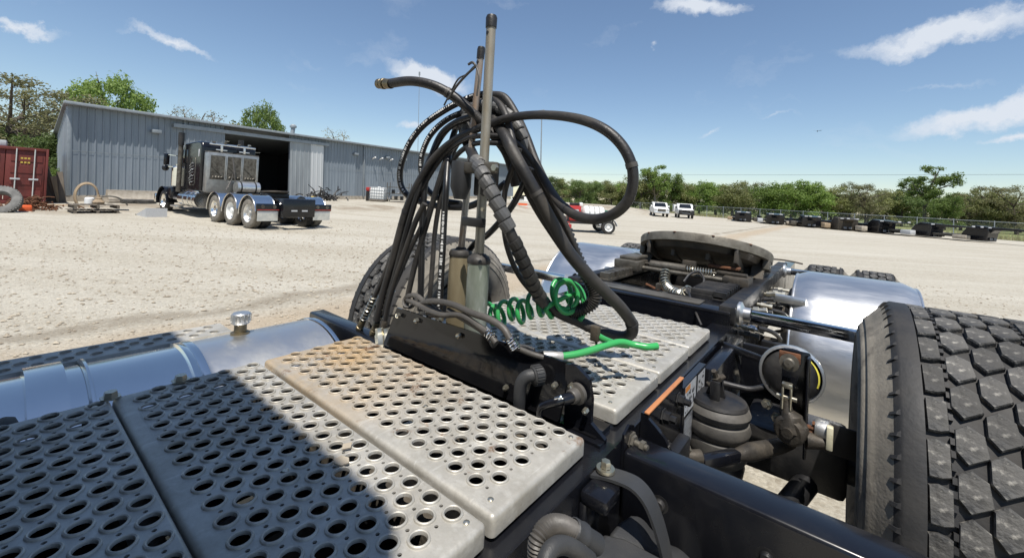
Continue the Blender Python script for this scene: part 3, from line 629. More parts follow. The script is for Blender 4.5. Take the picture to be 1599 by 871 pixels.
# perforated deck plates
def plate_mesh(name, m):
    A, B = .0542, .069; X0, X1, L = -.462, .43, .313
    holes = [(-.41+k*A, .046+j*B) for j in range(4) for k in range(15)] + [(-.41+(k-.5)*A, .046+(j+.5)*B) for j in range(4) for k in range(16)]
    small = [(-.41+(k+.5)*A, .046+j*B) for j in range(4) for k in range(15)] + [(-.41+k*A, .046+(j+.5)*B) for j in range(4) for k in range(15)]
    vs2 = []; ed = []; n = 20; o4 = .010
    xa, xb, ya, yb = X0+o4, X1-o4, o4, L-o4
    def loop(pts):
        b = len(vs2); vs2.extend(Vector(p) for p in pts); ed.extend((b+i, b+(i+1) % len(pts)) for i in range(len(pts))); return b
    loop([(xa,ya),(xb,ya),(xb,yb),(xa,yb)])
    ro = .0182
    for (x, y) in holes: loop([(x+ro*math.cos(2*PI*i/n), y+ro*math.sin(2*PI*i/n)) for i in range(n)])
    for (x, y) in small: loop([(x+.0036*math.cos(2*PI*i/6), y+.0036*math.sin(2*PI*i/6)) for i in range(6)])
    V, E_, F_, *_r = delaunay_2d_cdt(vs2, ed, [], 0, 1e-6)
    hs = {}
    for i, (x, y) in enumerate(holes): hs.setdefault((int((x+1)/.06), int(y/.06)), []).append((x, y, ro))
    for (x, y) in small: hs.setdefault((int((x+1)/.06), int(y/.06)), []).append((x, y, .0036))
    mb = MB(); keep = []
    for f in F_:
        c = sum((V[i] for i in f), Vector((0,0)))/3; gx, gy = int((c.x+1)/.06), int(c.y/.06); bad = False
        for a in (-1,0,1):
            for b in (-1,0,1):
                for (x, y, r) in hs.get((gx+a, gy+b), ()):
                    if (c.x-x)**2 + (c.y-y)**2 < (r*.985)**2: bad = True
        if not bad: keep.append(f)
    mb.add([(v.x, v.y, 0) for v in V], keep)
    pr = [(.0182,0),(.0174,.0026),(.0156,.0038),(.0138,.0028),(.0131,.0),(.0130,-.0025)]
    for (x, y) in holes: mb.lathe(pr, (x, y, 0), (0,0,1), n)
    for (x, y) in small: mb.lathe([(.0036,0),(.0036,-.003)], (x, y, 0), (0,0,1), 6)
    # rolled lips all round
    prof = [(0,0),(.004,-.0008),(.0075,-.003),(.0095,-.0065),(.010,-.011),(.010,-.036),(.0085,-.036),(.0085,-.011)]
    ring = []
    for (off, z) in prof:
        row = []
        for (cx_, cy_, a0) in ((xb, ya, -PI/2), (xb, yb, 0), (xa, yb, PI/2), (xa, ya, PI)):
            for k in range(5): a = a0 + PI/2*k/4; row.append((cx_+off*math.cos(a), cy_+off*math.sin(a), z))
        ring.append(row)
    q = len(ring[0]); vs = [p for r in ring for p in r]
    mb.add(vs, [(j*q+i, j*q+(i+1) % q, (j+1)*q+(i+1) % q, (j+1)*q+i) for j in range(len(prof)-1) for i in range(q)])
    return mb.mesh(name, m)
def plate_materials():
    # aluminium tread plate: scuffed, with dirt in the low spots and rusty brown staining on the far end of one plate
    for nm, stain in (('deck_aluminium', 0.0), ('deck_stained', 1.0)):
        M = bpy.data.materials.new(nm); M.use_nodes = True; N = M.node_tree.nodes; L = M.node_tree.links; b = N['Principled BSDF']
        tc = N.new('ShaderNodeTexCoord'); oi = N.new('ShaderNodeObjectInfo'); ad = N.new('ShaderNodeVectorMath'); ad.operation = 'ADD'; L.new(tc.outputs['Object'], ad.inputs[0]); L.new(oi.outputs['Location'], ad.inputs[1]); vec = ad.outputs[0]
        def nz(s, lo, hi, d=7, st=None):
            n = N.new('ShaderNodeTexNoise'); n.inputs['Scale'].default_value = s; n.inputs['Detail'].default_value = d; n.inputs['Roughness'].default_value = .66
            v = vec
            if st: mp = N.new('ShaderNodeMapping'); mp.inputs['Scale'].default_value = st; L.new(vec, mp.inputs[0]); v = mp.outputs[0]
            L.new(v, n.inputs['Vector']); q = N.new('ShaderNodeMapRange'); q.inputs[1].default_value = lo; q.inputs[2].default_value = hi; L.new(n.outputs['Fac'], q.inputs[0]); return q.outputs[0]
        def mix(f, a, c, amt=1.0):
            x = N.new('ShaderNodeMix'); x.data_type = 'RGBA'; mu = N.new('ShaderNodeMath'); mu.operation = 'MULTIPLY'; mu.inputs[1].default_value = amt; L.new(f, mu.inputs[0]); L.new(mu.outputs[0], x.inputs['Factor'])
            for k, v in (('A', a), ('B', c)):
                if isinstance(v, tuple): x.inputs[k].default_value = (*v, 1)
                else: L.new(v, x.inputs[k])
            return x.outputs['Result']
        c = mix(nz(7, .40, .70), (.46,.44,.395), (.33,.312,.27))
        c = mix(nz(38, .5, .66), c, (.54,.525,.48), .55)
        c = mix(nz(90, .54, .66), c, (.33,.31,.275), .4)
        c = mix(nz(4, .54, .74), c, (.25,.215,.165), .6)
        c = mix(nz(34, .60, .66, 5, (1,.06,1)), c, (.60,.59,.55), .5); c = mix(nz(30, .62, .68, 5, (.07,1,1)), c, (.30,.285,.25), .45)
        if stain:
            sx = N.new('ShaderNodeSeparateXYZ'); L.new(tc.outputs['Object'], sx.inputs[0]); r = N.new('ShaderNodeMapRange'); r.inputs[1].default_value = .15; r.inputs[2].default_value = -.30; L.new(sx.outputs[0], r.inputs[0])
            ml = N.new('ShaderNodeMath'); ml.operation = 'MULTIPLY'; L.new(r.outputs[0], ml.inputs[0]); L.new(nz(6, .30, .62), ml.inputs[1])
            c = mix(ml.outputs[0], c, (.47,.335,.185), .95)
            c = mix(nz(16, .60, .68), c, (.20,.10,.045), .75)
        L.new(c, b.inputs['Base Color']); b.inputs['Metallic'].default_value = .35
        rr = N.new('ShaderNodeMapRange'); rr.inputs[3].default_value = .36; rr.inputs[4].default_value = .62; L.new(nz(12, .3, .7), rr.inputs[0]); L.new(rr.outputs[0], b.inputs['Roughness'])
        n = N.new('ShaderNodeTexNoise'); n.inputs['Scale'].default_value = 140; n.inputs['Detail'].default_value = 5; L.new(vec, n.inputs['Vector']); bp = N.new('ShaderNodeBump'); bp.inputs['Strength'].default_value = .14; bp.inputs['Distance'].default_value = .004
        L.new(n.outputs['Fac'], bp.inputs['Height']); L.new(bp.outputs[0], b.inputs['Normal']); MATS[nm] = M
plate_materials()
PM = plate_mesh('deck_plate', 'deck_aluminium'); PM2 = PM.copy(); PM2.materials[0] = MATS['deck_stained']
for y0, me in ((-.4255, PM), (-.1085, PM), (.2085, PM), (.5345, PM2), (1.008, PM), (1.331, PM), (1.654, PM)):
    o = link('deck_plate', me, T); o.location = (0, y0, 1.03)
    rv = MB()
    for (x, y) in ((.40,.028), (.405,.29), (-.43, .285), (.08,.155)): rv.ball((x, y0+y, 1.0305), .006, .006, .003, 8)
    rv.build('rivet', 'zinc', o).location = (0, -y0, -1.03)
for y in (-.15, .18, .50, .82, 1.02, 1.34, 1.66, 1.95):   # plate supports below
    MB().box(-.45, .40, y-.02, y+.02, .936, .992).build('plate_support', 'grime', T)
MB().box(-.40, .40, -.4, 2.0, .62, .66).build('driveline_tray', 'black_dusty', T)
m = MB(); m.tube(crom([(-.2,-.4,.84),(-.1,.2,.83),(-.22,.8,.84),(-.1,1.5,.84),(-.15,2.2,.85)], 8), .02, 8).tube(crom([(.12,-.4,.86),(.2,.3,.85),(.1,.9,.86),(.16,1.6,.86),(.1,2.2,.86)], 8), .016, 8); m.build('air_line', 'hose_rubber', T)
MB().cyl((0,-.5,.80), (0,2.6,.74), .06, n=18).build('drive_shaft', 'cast_dark', T)
# bits of litter caught in the plates
MB().prism([(-.030,-.010),(-.012,-.024),(.018,-.020),(.032,.004),(.014,.022),(-.018,.018)], 0, .006, TR(.135,.44,1.036) @ Matrix.Scale(.5, 4) @ Euler((.1,.06,.3)).to_matrix().to_4x4()).build('stone_chip', 'pebble', T)
MB().prism([(-.016,-.008),(.010,-.014),(.020,.006),(-.008,.012)], 0, .005, TR(.10,.47,1.036) @ Matrix.Scale(.6, 4) @ Euler((.2,-.1,1.3)).to_matrix().to_4x4()).build('stone_chip', 'pebble', T)

# hose mount in the gap between the plates
m = MB(); m.add([(-.405,.905,1.000),(.325,.905,1.000),(.335,.932,1.140),(-.375,.932,1.132),(-.405,.913,1.000),(.325,.913,1.000),(.335,.940,1.140),(-.375,.940,1.132)], [(0,1,2,3),(4,7,6,5),(0,4,5,1),(1,5,6,2),(2,6,7,3),(3,7,4,0)])
m.box(-.41, .42, .915, .998, .986, .996); m.build('hose_mount_plate', 'black_gloss', T)
m = MB(); m.prism([(.325,1.140),(.355,1.142),(.392,1.120),(.402,1.075),(.402,1.02),(.440,.995),(.440,.985),(.33,.985)], -.006, .006, Matrix(((1,0,0,0),(0,0,1,.93),(0,1,0,0),(0,0,0,1)))); m.box(.33,.44,.90,.93,.984,.992); m.build('mount_end_bracket', 'black_paint', T)
for p in ((-.345,.922,1.115), (-.05,.926,1.118), (.16,.904,1.035), (.305,.917,1.085), (.352,.917,1.098), (.393,.917,1.052), (-.25,.926,1.118)):
    MB().cyl(p, (p[0], p[1]-.012, p[2]-.002), .0075, n=6).ball((p[0],p[1]-.012,p[2]-.002), .005, n=6).build('bolt', 'zinc', T)
# seven-way plug with moulded elbow, and a round receptacle
m = MB(); m.tube(crom([(.222,.889,.93),(.222,.880,1.0),(.224,.876,1.065),(.236,.882,1.092),(.254,.896,1.098)], 6), [.010+.006*min(1,i/8) for i in range(25)], 14); m.build('trailer_cable_plug', 'plastic_dark', T)
m = MB(); m.lathe([(.001,-.002),(.020,0),(.024,.005),(.024,.024),(.019,.030),(.001,.031)], (.250,.890,1.096), (.45,.86,.05), 24)
for i in range(18):
    a = 2*PI*i/18; 
m.build('plug_collar', 'plastic_dark', T)
m = MB()
ax = Vector((.45,.86,.05)).normalized(); uu = Vector((0,0,1)); ww = ax.cross(uu).normalized(); uu = ww.cross(ax)
for i in range(20):
    a = 2*PI*i/20; c = Vector((.250,.890,1.096)) + (uu*math.cos(a)+ww*math.sin(a))*.0245; m.bar(c+ax*.004, c+ax*.024, .004, .003, up=(uu*math.cos(a)+ww*math.sin(a)))
m.build('collar_ribs', 'plastic_dark', T)
m = MB(); m.lathe([(.001,-.02),(.015,-.02),(.017,-.017),(.017,0),(.025,.002),(.025,.012),(.001,.013)], (.366,.908,1.082), (.10,1,.05), 24); m.build('receptacle', 'cable_grey', T)
m = MB(); m.lathe([(.001,-.008),(.012,-.008),(.013,0),(.013,.020),(.001,.021)], (.356,.876,1.078), (.45,.86,.12), 20); m.tube(crom([(.356,.878,1.078),(.342,.862,1.072),(.320,.850,1.062),(.307,.846,1.048),(.304,.852,1.005)], 6), [.011-.004*i/24 for i in range(25)], 12); m.build('socket_lever', 'black_paint', T)
MB().cyl((.350,.868,1.084), (.345,.861,1.081), .006, n=10).bar((.352,.864,1.087), (.338,.856,1.081), .008, .005, .002).build('lever_clip', 'chrome', T)

# pogo cylinders and poles
def pogo(name, x, y, ztop, r, mm, mp, ptop, tx, ty, rp):
    g = MB(); g.lathe([(.001,0),(r*.98,0),(r,.004),(r,ztop-1.0-.006),(r*.98,ztop-1.0)], (x, y, 1.0), (0,0,1), 28); P_ = g.build(name, mm, T)
    MB().lathe([(r*1.03,-.008),(r*1.07,-.004),(r*1.07,.004),(r*.92,.013),(rp*1.7,.016),(rp*1.4,.022),(rp,.024)], (x, y, ztop), (0,0,1), 28).build('rubber_boot', 'hose_rubber', P_)
    d = Vector((tx, ty, ptop)); b = Vector((x, y, ztop)); MB().tube([b, b.lerp(d,.3), b.lerp(d,.7), d], rp, 18).build('pole', mp, P_)
    e = (d-b).normalized(); MB().lathe([(rp*1.01,-.036),(rp*1.16,-.036),(rp*1.20,-.004),(rp*1.02,.004),(.001,.005)], d, e, 18).build('end_cap', 'hose_rubber', P_)
    q = b.lerp(d, .93); MB().cyl(q+Vector((-.002,-rp*1.06,0)), q+Vector((0,-rp*.6,0)), .006, n=10).build('cross_hole', 'black_print', P_)
    return P_
pogo('pogo_cylinder', *(-0.180, 1.040, 1.266)[:2], 1.342, .038, 'gas_tan', 'pole_rust', 2.052, *(-0.139, 1.040, 2.051)[:2], .0115)
pogo('pogo_cylinder', *(-0.057, 1.000, 1.290)[:2], 1.338, .0355, 'gas_green', 'pole_steel', 2.128, *(-0.063, 1.000, 2.121)[:2], .0156)
# hanger hardware between the poles
m = MB(); c = (-0.057, 0.965, 1.634); m.rbox(c[0]-.075, c[0]+.085, .957, .975, c[2]-.018, c[2]+.018, .005); m.build('hanger_plate', 'cast_grey', T)
c = (0.036, 0.950, 1.633); MB().cyl(c, (c[0], c[1]-.012, c[2]), .011, n=6).build('bolt', 'zinc', T)
c1 = (-0.134, 0.975, 1.656); c2 = (-0.116, 0.975, 1.543); c3 = (-0.113, 0.975, 1.509)
m = MB(); m.lathe([(.001,0),(.032,0),(.034,-.01),(.034,-.085),(.024,-.11),(.020,-.125),(.001,-.125)], c1, (0,0,1), 20); m.build('hose_clamp_housing', 'plastic_dark', T)
c = (-0.057, 1.000, 1.646); m = MB(); m.rbox(c[0]-.03, c[0]+.05, .985, 1.02, c[2]-.10, c[2]+.01, .006); m.build('hanger_spring_box', 'black_dusty', T)
c = (-0.052, 0.965, 1.462); m = MB(); m.rbox(c[0]-.05, c[0]+.04, .955, .975, c[2]-.014, c[2]+.014, .004); m.build('pole_link', 'black_dusty', T)
c = (0.019, 0.925, 1.507); MB().cyl(c, (c[0],c[1]-.008,c[2]), .006, n=8).build('bolt', 'zinc', T)

# ------------------------------------------------------------------ hoses
def hose(name, pts, r, m, n=10, seg=12, parent=None):
    p = crom(pts, n); return MB().tube(p, r, seg).build(name, m, parent or T), p
def wraps(path, r, m, pitch=.04, i0=0, i1=None):
    # spiral guard: overlapping turns, each a slightly tapered sleeve
    i1 = i1 or len(path)-1; out = MB(); acc = 0.0; last = path[i0]; segs = []; cur = [path[i0]]
    for p in path[i0+1:i1+1]:
        cur.append(p); acc += (p-last).length; last = p
        if acc >= pitch: segs.append(cur); cur = [p]; acc = 0
    mb = MB()
    for s in segs:
        d = (s[-1]-s[0]); L_ = d.length; mb.lathe([(r*.96, L_*.02), (r*1.10, L_*.06), (r*1.02, L_*.80), (r*.93, L_*.95), (r*.86, L_*1.0)], s[0], d + Vector((.16,0,.10))*L_, 14)
    return mb
def print_marks(path, r, side, i0, i1, m='white_print', pitch=.009, parent=None, seed=1):
    rnd = random.Random(seed); mb = MB(); acc = 0
    for i in range(i0, min(i1, len(path)-1)):
        a, b = path[i], path[i+1]; d = (b-a); l = d.length; d.normalize(); s = (side - d*side.dot(d)).normalized(); w = d.cross(s)
        t = 0
        while t < l:
            if rnd.random() < .8:
                k = rnd.uniform(.0026,.0042); h = rnd.uniform(.0030,.0052); c = a + d*t + s*(r*1.012)
                mb.add([c-d*k*.5-w*h, c+d*k*.5-w*h, c+d*k*.5+w*h*rnd.uniform(.3,1), c-d*k*.5+w*h], [(0,1,2,3)])
            t += pitch*rnd.uniform(.5,.8) if rnd.random() < .85 else pitch*2.5
    return mb.build('hose_lettering', m, parent or T, smooth=False)
SIDE = Vector((.55,-.80,.35))
# 1 fitting hose that arches left over the bundle
h1a, p1 = hose('hydraulic_hose', [(-0.494, 0.920, 1.943), (-0.378, 0.930, 1.941), (-0.295, 0.955, 1.925), (-0.233, 0.985, 1.896), (-0.177, 1.020, 1.852), (-0.133, 1.055, 1.802), (-0.093, 1.080, 1.755), (-0.046, 1.090, 1.702), (-0.030, 1.110, 1.647), (-0.025, 1.130, 1.588)], .0172, 'hose_rubber', 10, 16)
m = MB(); e = Vector((-0.494, 0.920, 1.943)); d = (Vector((-0.617, 0.920, 1.958))-e).normalized()
m.lathe([(.0180,-.022),(.0190,.010),(.0160,.012),(.0160,.018)], e, d, 20); m.build('hose_ferrule', 'brass', h1a)
m = MB(); m.lathe([(.0185,.018),(.0205,.020),(.0205,.032),(.0172,.034),(.0172,.037),(.0188,.039),(.0188,.058),(.014,.060),(.014,.035),(.001,.035)], e, d, 22); m.build('quick_coupler', 'brass', h1a)
# heavier hose that drops right to the deck and doubles back
h1b, p1b = hose('hydraulic_hose', [(-0.223, 1.130, 1.902), (-0.160, 1.120, 1.857), (-0.091, 1.090, 1.801), (-0.008, 1.040, 1.741), (0.043, 1.020, 1.688), (0.082, 1.020, 1.636), (0.118, 1.050, 1.564), (0.154, 1.090, 1.480), (0.195, 1.130, 1.392), (0.239, 1.180, 1.322), (0.279, 1.240, 1.261), (0.308, 1.300, 1.206), (0.325, 1.345, 1.153), (0.318, 1.355, 1.117), (0.285, 1.345, 1.101), (0.222, 1.315, 1.113), (0.166, 1.280, 1.138), (0.115, 1.240, 1.162), (0.076, 1.200, 1.194), (0.058, 1.170, 1.221)], .0195, 'hose_rubber', 10, 16)
# 2 big loop on the right, continuing left into the bundle
h2, p2 = hose('hydraulic_hose', [(-0.528, 0.956, 1.047), (-0.508, 0.968, 1.167), (-0.479, 0.975, 1.268), (-0.456, 0.980, 1.368), (-0.428, 0.986, 1.472), (-0.390, 0.997, 1.565), (-0.331, 1.018, 1.667), (-0.253, 1.035, 1.732), (-0.153, 1.040, 1.769), (-0.049, 1.045, 1.796), (0.044, 1.050, 1.807), (0.176, 1.016, 1.793), (0.295, 0.977, 1.766), (0.375, 0.960, 1.733), (0.423, 0.965, 1.692), (0.450, 0.970, 1.642), (0.453, 0.975, 1.593), (0.437, 0.980, 1.550), (0.397, 0.985, 1.517), (0.341, 0.992, 1.503), (0.262, 1.031, 1.511), (0.192, 1.059, 1.544), (0.126, 1.084, 1.602), (0.071, 1.100, 1.672), (0.022, 1.109, 1.754), (-0.023, 1.105, 1.829), (-0.078, 1.105, 1.891), (-0.138, 1.105, 1.907)], .0136, 'hose_rubber', 10, 14)
# 3, 4 lettered loops at the left that run on round the back of the poles
h3, p3 = hose('hydraulic_hose', [(-0.020, 1.105, 1.781), (-0.053, 1.105, 1.854), (-0.114, 1.105, 1.900), (-0.178, 1.095, 1.909), (-0.259, 1.080, 1.890), (-0.344, 1.065, 1.856), (-0.432, 1.050, 1.806), (-0.499, 1.040, 1.737), (-0.538, 1.035, 1.650), (-0.548, 1.045, 1.578), (-0.522, 1.060, 1.533), (-0.449, 1.080, 1.507), (-0.334, 1.095, 1.496), (-0.219, 1.105, 1.505), (-0.133, 1.110, 1.543), (-0.058, 1.115, 1.595)], .0125, 'hose_new', 10, 14)
print_marks(p3, .0125, SIDE, 34, 98, parent=h3, seed=4)
h4, p4 = hose('hydraulic_hose', [(-0.130, 1.115, 1.844), (-0.196, 1.105, 1.857), (-0.271, 1.095, 1.851), (-0.350, 1.080, 1.820), (-0.412, 1.065, 1.762), (-0.445, 1.060, 1.687), (-0.445, 1.065, 1.617), (-0.423, 1.080, 1.558), (-0.355, 1.095, 1.522), (-0.260, 1.105, 1.513)], .0112, 'hose_new', 10, 12)
print_marks(p4, .0112, SIDE, 22, 66, parent=h4, seed=6)
# 5, 6 thinner hoses over the top of the rack, down left and down right
h5, p5 = hose('air_hose', [(-0.619, 0.955, 1.019), (-0.574, 0.955, 1.092), (-0.522, 0.964, 1.194), (-0.481, 0.984, 1.321), (-0.428, 1.000, 1.448), (-0.386, 1.013, 1.542), (-0.331, 1.032, 1.644), (-0.263, 1.040, 1.710), (-0.171, 1.035, 1.743), (-0.093, 1.035, 1.748), (-0.027, 1.050, 1.743), (0.017, 1.070, 1.723), (0.059, 1.088, 1.679), (0.099, 1.100, 1.618), (0.134, 1.114, 1.551), (0.174, 1.142, 1.469), (0.205, 1.182, 1.373), (0.225, 1.209, 1.308)], .0095, 'hose_rubber', 10, 12)
h6, p6 = hose('air_hose', [(-0.540, 0.966, 1.023), (-0.515, 0.978, 1.095), (-0.472, 0.998, 1.204), (-0.424, 1.012, 1.322), (-0.373, 1.029, 1.437), (-0.332, 1.042, 1.536), (-0.287, 1.050, 1.627), (-0.227, 1.045, 1.691), (-0.155, 1.040, 1.721), (-0.085, 1.040, 1.725), (-0.019, 1.055, 1.718), (0.022, 1.080, 1.695), (0.067, 1.094, 1.646), (0.107, 1.106, 1.586), (0.142, 1.128, 1.511), (0.181, 1.157, 1.429), (0.211, 1.197, 1.342)], .0092, 'hose_rubber', 10, 12)
# 7 spiral-wrapped bundle leaning right
h7, p7 = hose('wrapped_hose_bundle', [(-0.263, 1.090, 1.816), (-0.232, 1.080, 1.756), (-0.140, 1.030, 1.684), (-0.028, 0.955, 1.622), (0.018, 0.950, 1.563), (0.051, 0.965, 1.500), (0.076, 0.985, 1.440), (0.091, 1.020, 1.374), (0.100, 1.060, 1.309), (0.098, 1.110, 1.252), (0.104, 1.150, 1.208)], .0185, 'hose_rubber', 10, 14)
wraps(p7, .0222, 'wrap_plastic', .033, 24, 62).build('spiral_guard', 'wrap_plastic', h7, ang=20)
wraps(p7, .0205, 'hose_rubber', .028, 63, 96).build('spiral_guard', 'hose_rubber', h7, ang=20)
h7b, p7b = hose('wrapped_hose_bundle', [(-0.264, 1.095, 1.846), (-0.213, 1.095, 1.866), (-0.151, 1.095, 1.869), (-0.078, 1.095, 1.845), (-0.024, 1.095, 1.806), (0.011, 1.095, 1.757), (0.029, 1.105, 1.702), (0.036, 1.115, 1.648), (0.036, 1.135, 1.590)], .0150, 'hose_rubber', 10, 14)
wraps(p7b, .0180, 'wrap_plastic', .030, 2, 76).build('spiral_guard', 'wrap_plastic', h7b, ang=20)
h7c, p7c = hose('wrapped_hose_bundle', [(-0.219, 1.100, 1.886), (-0.225, 1.085, 1.855), (-0.229, 1.075, 1.821), (-0.228, 1.070, 1.787), (-0.207, 1.065, 1.753)], .0150, 'hose_rubber', 10, 14)
wraps(p7c, .0180, 'wrap_plastic', .028, 8, 40).build('spiral_guard', 'wrap_plastic', h7c, ang=20)
# 8, 9 hoses hanging straight down
h8, p8 = hose('hydraulic_hose', [(-0.280, 1.110, 1.865), (-0.294, 1.100, 1.820), (-0.301, 1.080, 1.745), (-0.272, 1.040, 1.657), (-0.230, 1.000, 1.563), (-0.226, 0.995, 1.463), (-0.219, 0.990, 1.364), (-0.217, 0.988, 1.266), (-0.215, 0.987, 1.178), (-0.212, 0.987, 1.102)], .0118, 'hose_new', 10, 12)
print_marks(p8, .0118, Vector((.5,-.85,.1)), 48, 86, pitch=.008, parent=h8, seed=8)
MB().lathe([(.0135,.0),(.015,.006),(.015,.028),(.0135,.03)], p8[-1], (0,0,1), 14).build('hose_ferrule', 'zinc', h8)
h9, p9 = hose('hydraulic_hose', [(-0.173, 1.050, 1.821), (-0.249, 1.045, 1.803), (-0.315, 1.040, 1.764), (-0.353, 1.035, 1.693), (-0.375, 1.030, 1.608), (-0.376, 1.025, 1.523), (-0.369, 1.020, 1.428), (-0.362, 1.020, 1.310), (-0.357, 1.020, 1.216), (-0.351, 1.020, 1.111)], .0125, 'hose_new', 10, 12)
h10, p10 = hose('air_hose', [(0.052, 1.040, 1.702), (0.026, 1.040, 1.637), (-0.006, 1.050, 1.563), (-0.013, 1.060, 1.479), (-0.016, 1.080, 1.405), (-0.007, 1.110, 1.333), (0.015, 1.140, 1.273), (0.052, 1.180, 1.214)], .0092, 'hose_rubber', 10, 12)
h12, p12 = hose('air_hose', [(0.101, 1.040, 1.641), (0.062, 1.040, 1.565), (0.034, 1.040, 1.519), (-0.009, 1.040, 1.469), (-0.075, 1.050, 1.414), (-0.129, 1.060, 1.386), (-0.194, 1.080, 1.332)], .0105, 'hose_new', 8, 12)
h13, p13 = hose('air_hose', [(-0.189, 1.120, 1.911), (-0.120, 1.100, 1.886), (-0.057, 1.080, 1.840), (-0.008, 1.060, 1.769), (0.038, 1.040, 1.676), (0.060, 1.060, 1.596), (0.094, 1.090, 1.518), (0.130, 1.130, 1.445), (0.178, 1.170, 1.366), (0.215, 1.210, 1.311)], .0125, 'hose_rubber', 8, 12)
h21, p21 = hose('hydraulic_hose', [(-0.178, 1.100, 1.840), (-0.254, 1.080, 1.823), (-0.313, 1.050, 1.770), (-0.354, 1.020, 1.662), (-0.390, 1.000, 1.522), (-0.428, 0.990, 1.375), (-0.462, 0.980, 1.227), (-0.508, 0.975, 1.073)], .0112, 'hose_new', 10, 12)
h23, p23 = hose('hydraulic_hose', [(-0.139, 1.100, 1.819), (-0.230, 1.080, 1.780), (-0.279, 1.050, 1.693), (-0.308, 1.030, 1.574), (-0.341, 1.020, 1.442), (-0.375, 1.010, 1.309), (-0.396, 1.000, 1.188), (-0.412, 1.000, 1.113)], .0105, 'hose_rubber', 10, 12)
h24, p24 = hose('hydraulic_hose', [(-0.172, 1.120, 1.862), (-0.071, 1.110, 1.816), (0.005, 1.100, 1.724), (0.057, 1.110, 1.627), (0.110, 1.130, 1.526), (0.160, 1.160, 1.435), (0.199, 1.200, 1.350), (0.219, 1.230, 1.293)], .0115, 'hose_new', 10, 12)
h25, p25 = hose('air_hose', [(-0.209, 1.110, 1.802), (-0.277, 1.090, 1.736), (-0.303, 1.070, 1.643), (-0.312, 1.050, 1.527), (-0.319, 1.040, 1.409), (-0.311, 1.030, 1.292), (-0.303, 1.020, 1.179), (-0.311, 1.020, 1.107)], .0090, 'hose_rubber', 10, 12)
def tie(path, i, r, m='black_print', w=.006, parent=None):
    d = (path[i+1]-path[i-1]).normalized(); MB().lathe([(r*1.02,-w),(r*1.10,-w),(r*1.10,w),(r*1.02,w)], path[i], d, 14).build('hose_tie', m, parent or T)
for (p_, i, r_, hh, m_) in ((p2, 40, .0136, h2, 'black_print'), (p2, 150, .0136, h2, 'cable_grey'), (p2, 205, .0136, h2, 'black_print'), (p1b, 60, .0195, h1b, 'cable_grey'), (p1b, 120, .0195, h1b, 'black_print'), (p5, 30, .0095, h5, 'cable_grey'), (p6, 40, .0092, h6, 'black_print'), (p1, 30, .0172, h1a, 'cable_grey')):
    tie(p_, i, r_, m_, .006, hh)
# thin cords by the pole tops
hose('tie_cord', [(-0.255, 0.990, 1.855), (-0.220, 0.985, 1.895), (-0.181, 0.980, 1.935), (-0.140, 0.980, 1.947), (-0.106, 0.980, 1.967), (-0.081, 0.975, 1.929), (-0.085, 0.975, 1.867)], .0030, 'cable_grey', 8, 6)
hose('tie_strap', [(-0.215, 0.970, 1.867), (-0.175, 0.970, 1.910), (-0.129, 0.970, 1.943), (-0.096, 0.970, 1.963), (-0.109, 0.970, 1.978), (-0.126, 0.970, 1.974)], .0045, 'cable_grey', 8, 6)
# lower ends at the left: spring guards and steel fittings
for (pts, ) in (([(-0.604, 0.945, 1.025), (-0.643, 0.945, 0.967), (-0.673, 0.945, 0.901)],), ([(-0.524, 0.955, 1.029), (-0.554, 0.955, 0.987), (-0.575, 0.955, 0.937)],)):
    pass
def spring(path, R, r, turns, m, parent=None, name='spring_guard', seg=14):
    P = [Vector(p) for p in path]; n = turns*seg; out = []
    L_ = [0]
    for a, b in zip(P, P[1:]): L_.append(L_[-1] + (b-a).length)
    for i in range(n+1):
        t = i/n*L_[-1]; j = 0
        while j < len(L_)-2 and L_[j+1] < t: j += 1
        f_ = (t-L_[j])/(L_[j+1]-L_[j]+1e-9); c = P[j].lerp(P[j+1], f_); d = (P[j+1]-P[j]).normalized()
        u = d.cross(Vector((0.1,1,.2))).normalized(); w = d.cross(u); a = 2*PI*i/seg; out.append(c + (u*math.cos(a) + w*math.sin(a))*R)
    return MB().tube(out, r, 6).build(name, m, parent or T)
q5 = [p5[i] for i in range(2, 16)]; spring(q5, .0125, .0024, 8, 'zinc', h5)
q6 = [p6[i] for i in range(4, 18)]; spring(q6, .0120, .0024, 7, 'zinc', h6)
for (p, hh) in ((p5, h5), (p6, h6)):
    d = (p[0]-p[4]).normalized(); MB().lathe([(.011,-.012),(.0135,-.008),(.0135,.018),(.011,.020),(.015,.022),(.015,.034),(.012,.036),(.012,.075),(.001,.076)], p[0], d, 14).build('steel_fitting', 'brass', hh)
d2 = Vector((-0.484, 0.960, 1.129)); h14, p14 = hose('air_hose', [(-0.320, 0.985, 1.507), (-0.358, 0.980, 1.441), (-0.404, 0.978, 1.331), (-0.453, 0.975, 1.205), (-0.480, 0.972, 1.116), (-0.491, 0.970, 1.053)], .0105, 'hose_rubber', 8, 12)
MB().lathe([(.011,0),(.013,.004),(.013,.05),(.011,.055),(.011,.085),(.001,.086)], p14[-1], (p14[-1]-p14[-5]), 14).build('steel_fitting', 'cast_dark', h14)
for c in ((-.455,.93,.985), (-.435,.945,.985), (-.405,.955,.985)): MB().lathe([(.018,-.03),(.018,.03),(.014,.035),(.014,.055)], c, (-.3,0,1), 6).build('steel_fitting', 'zinc', T)
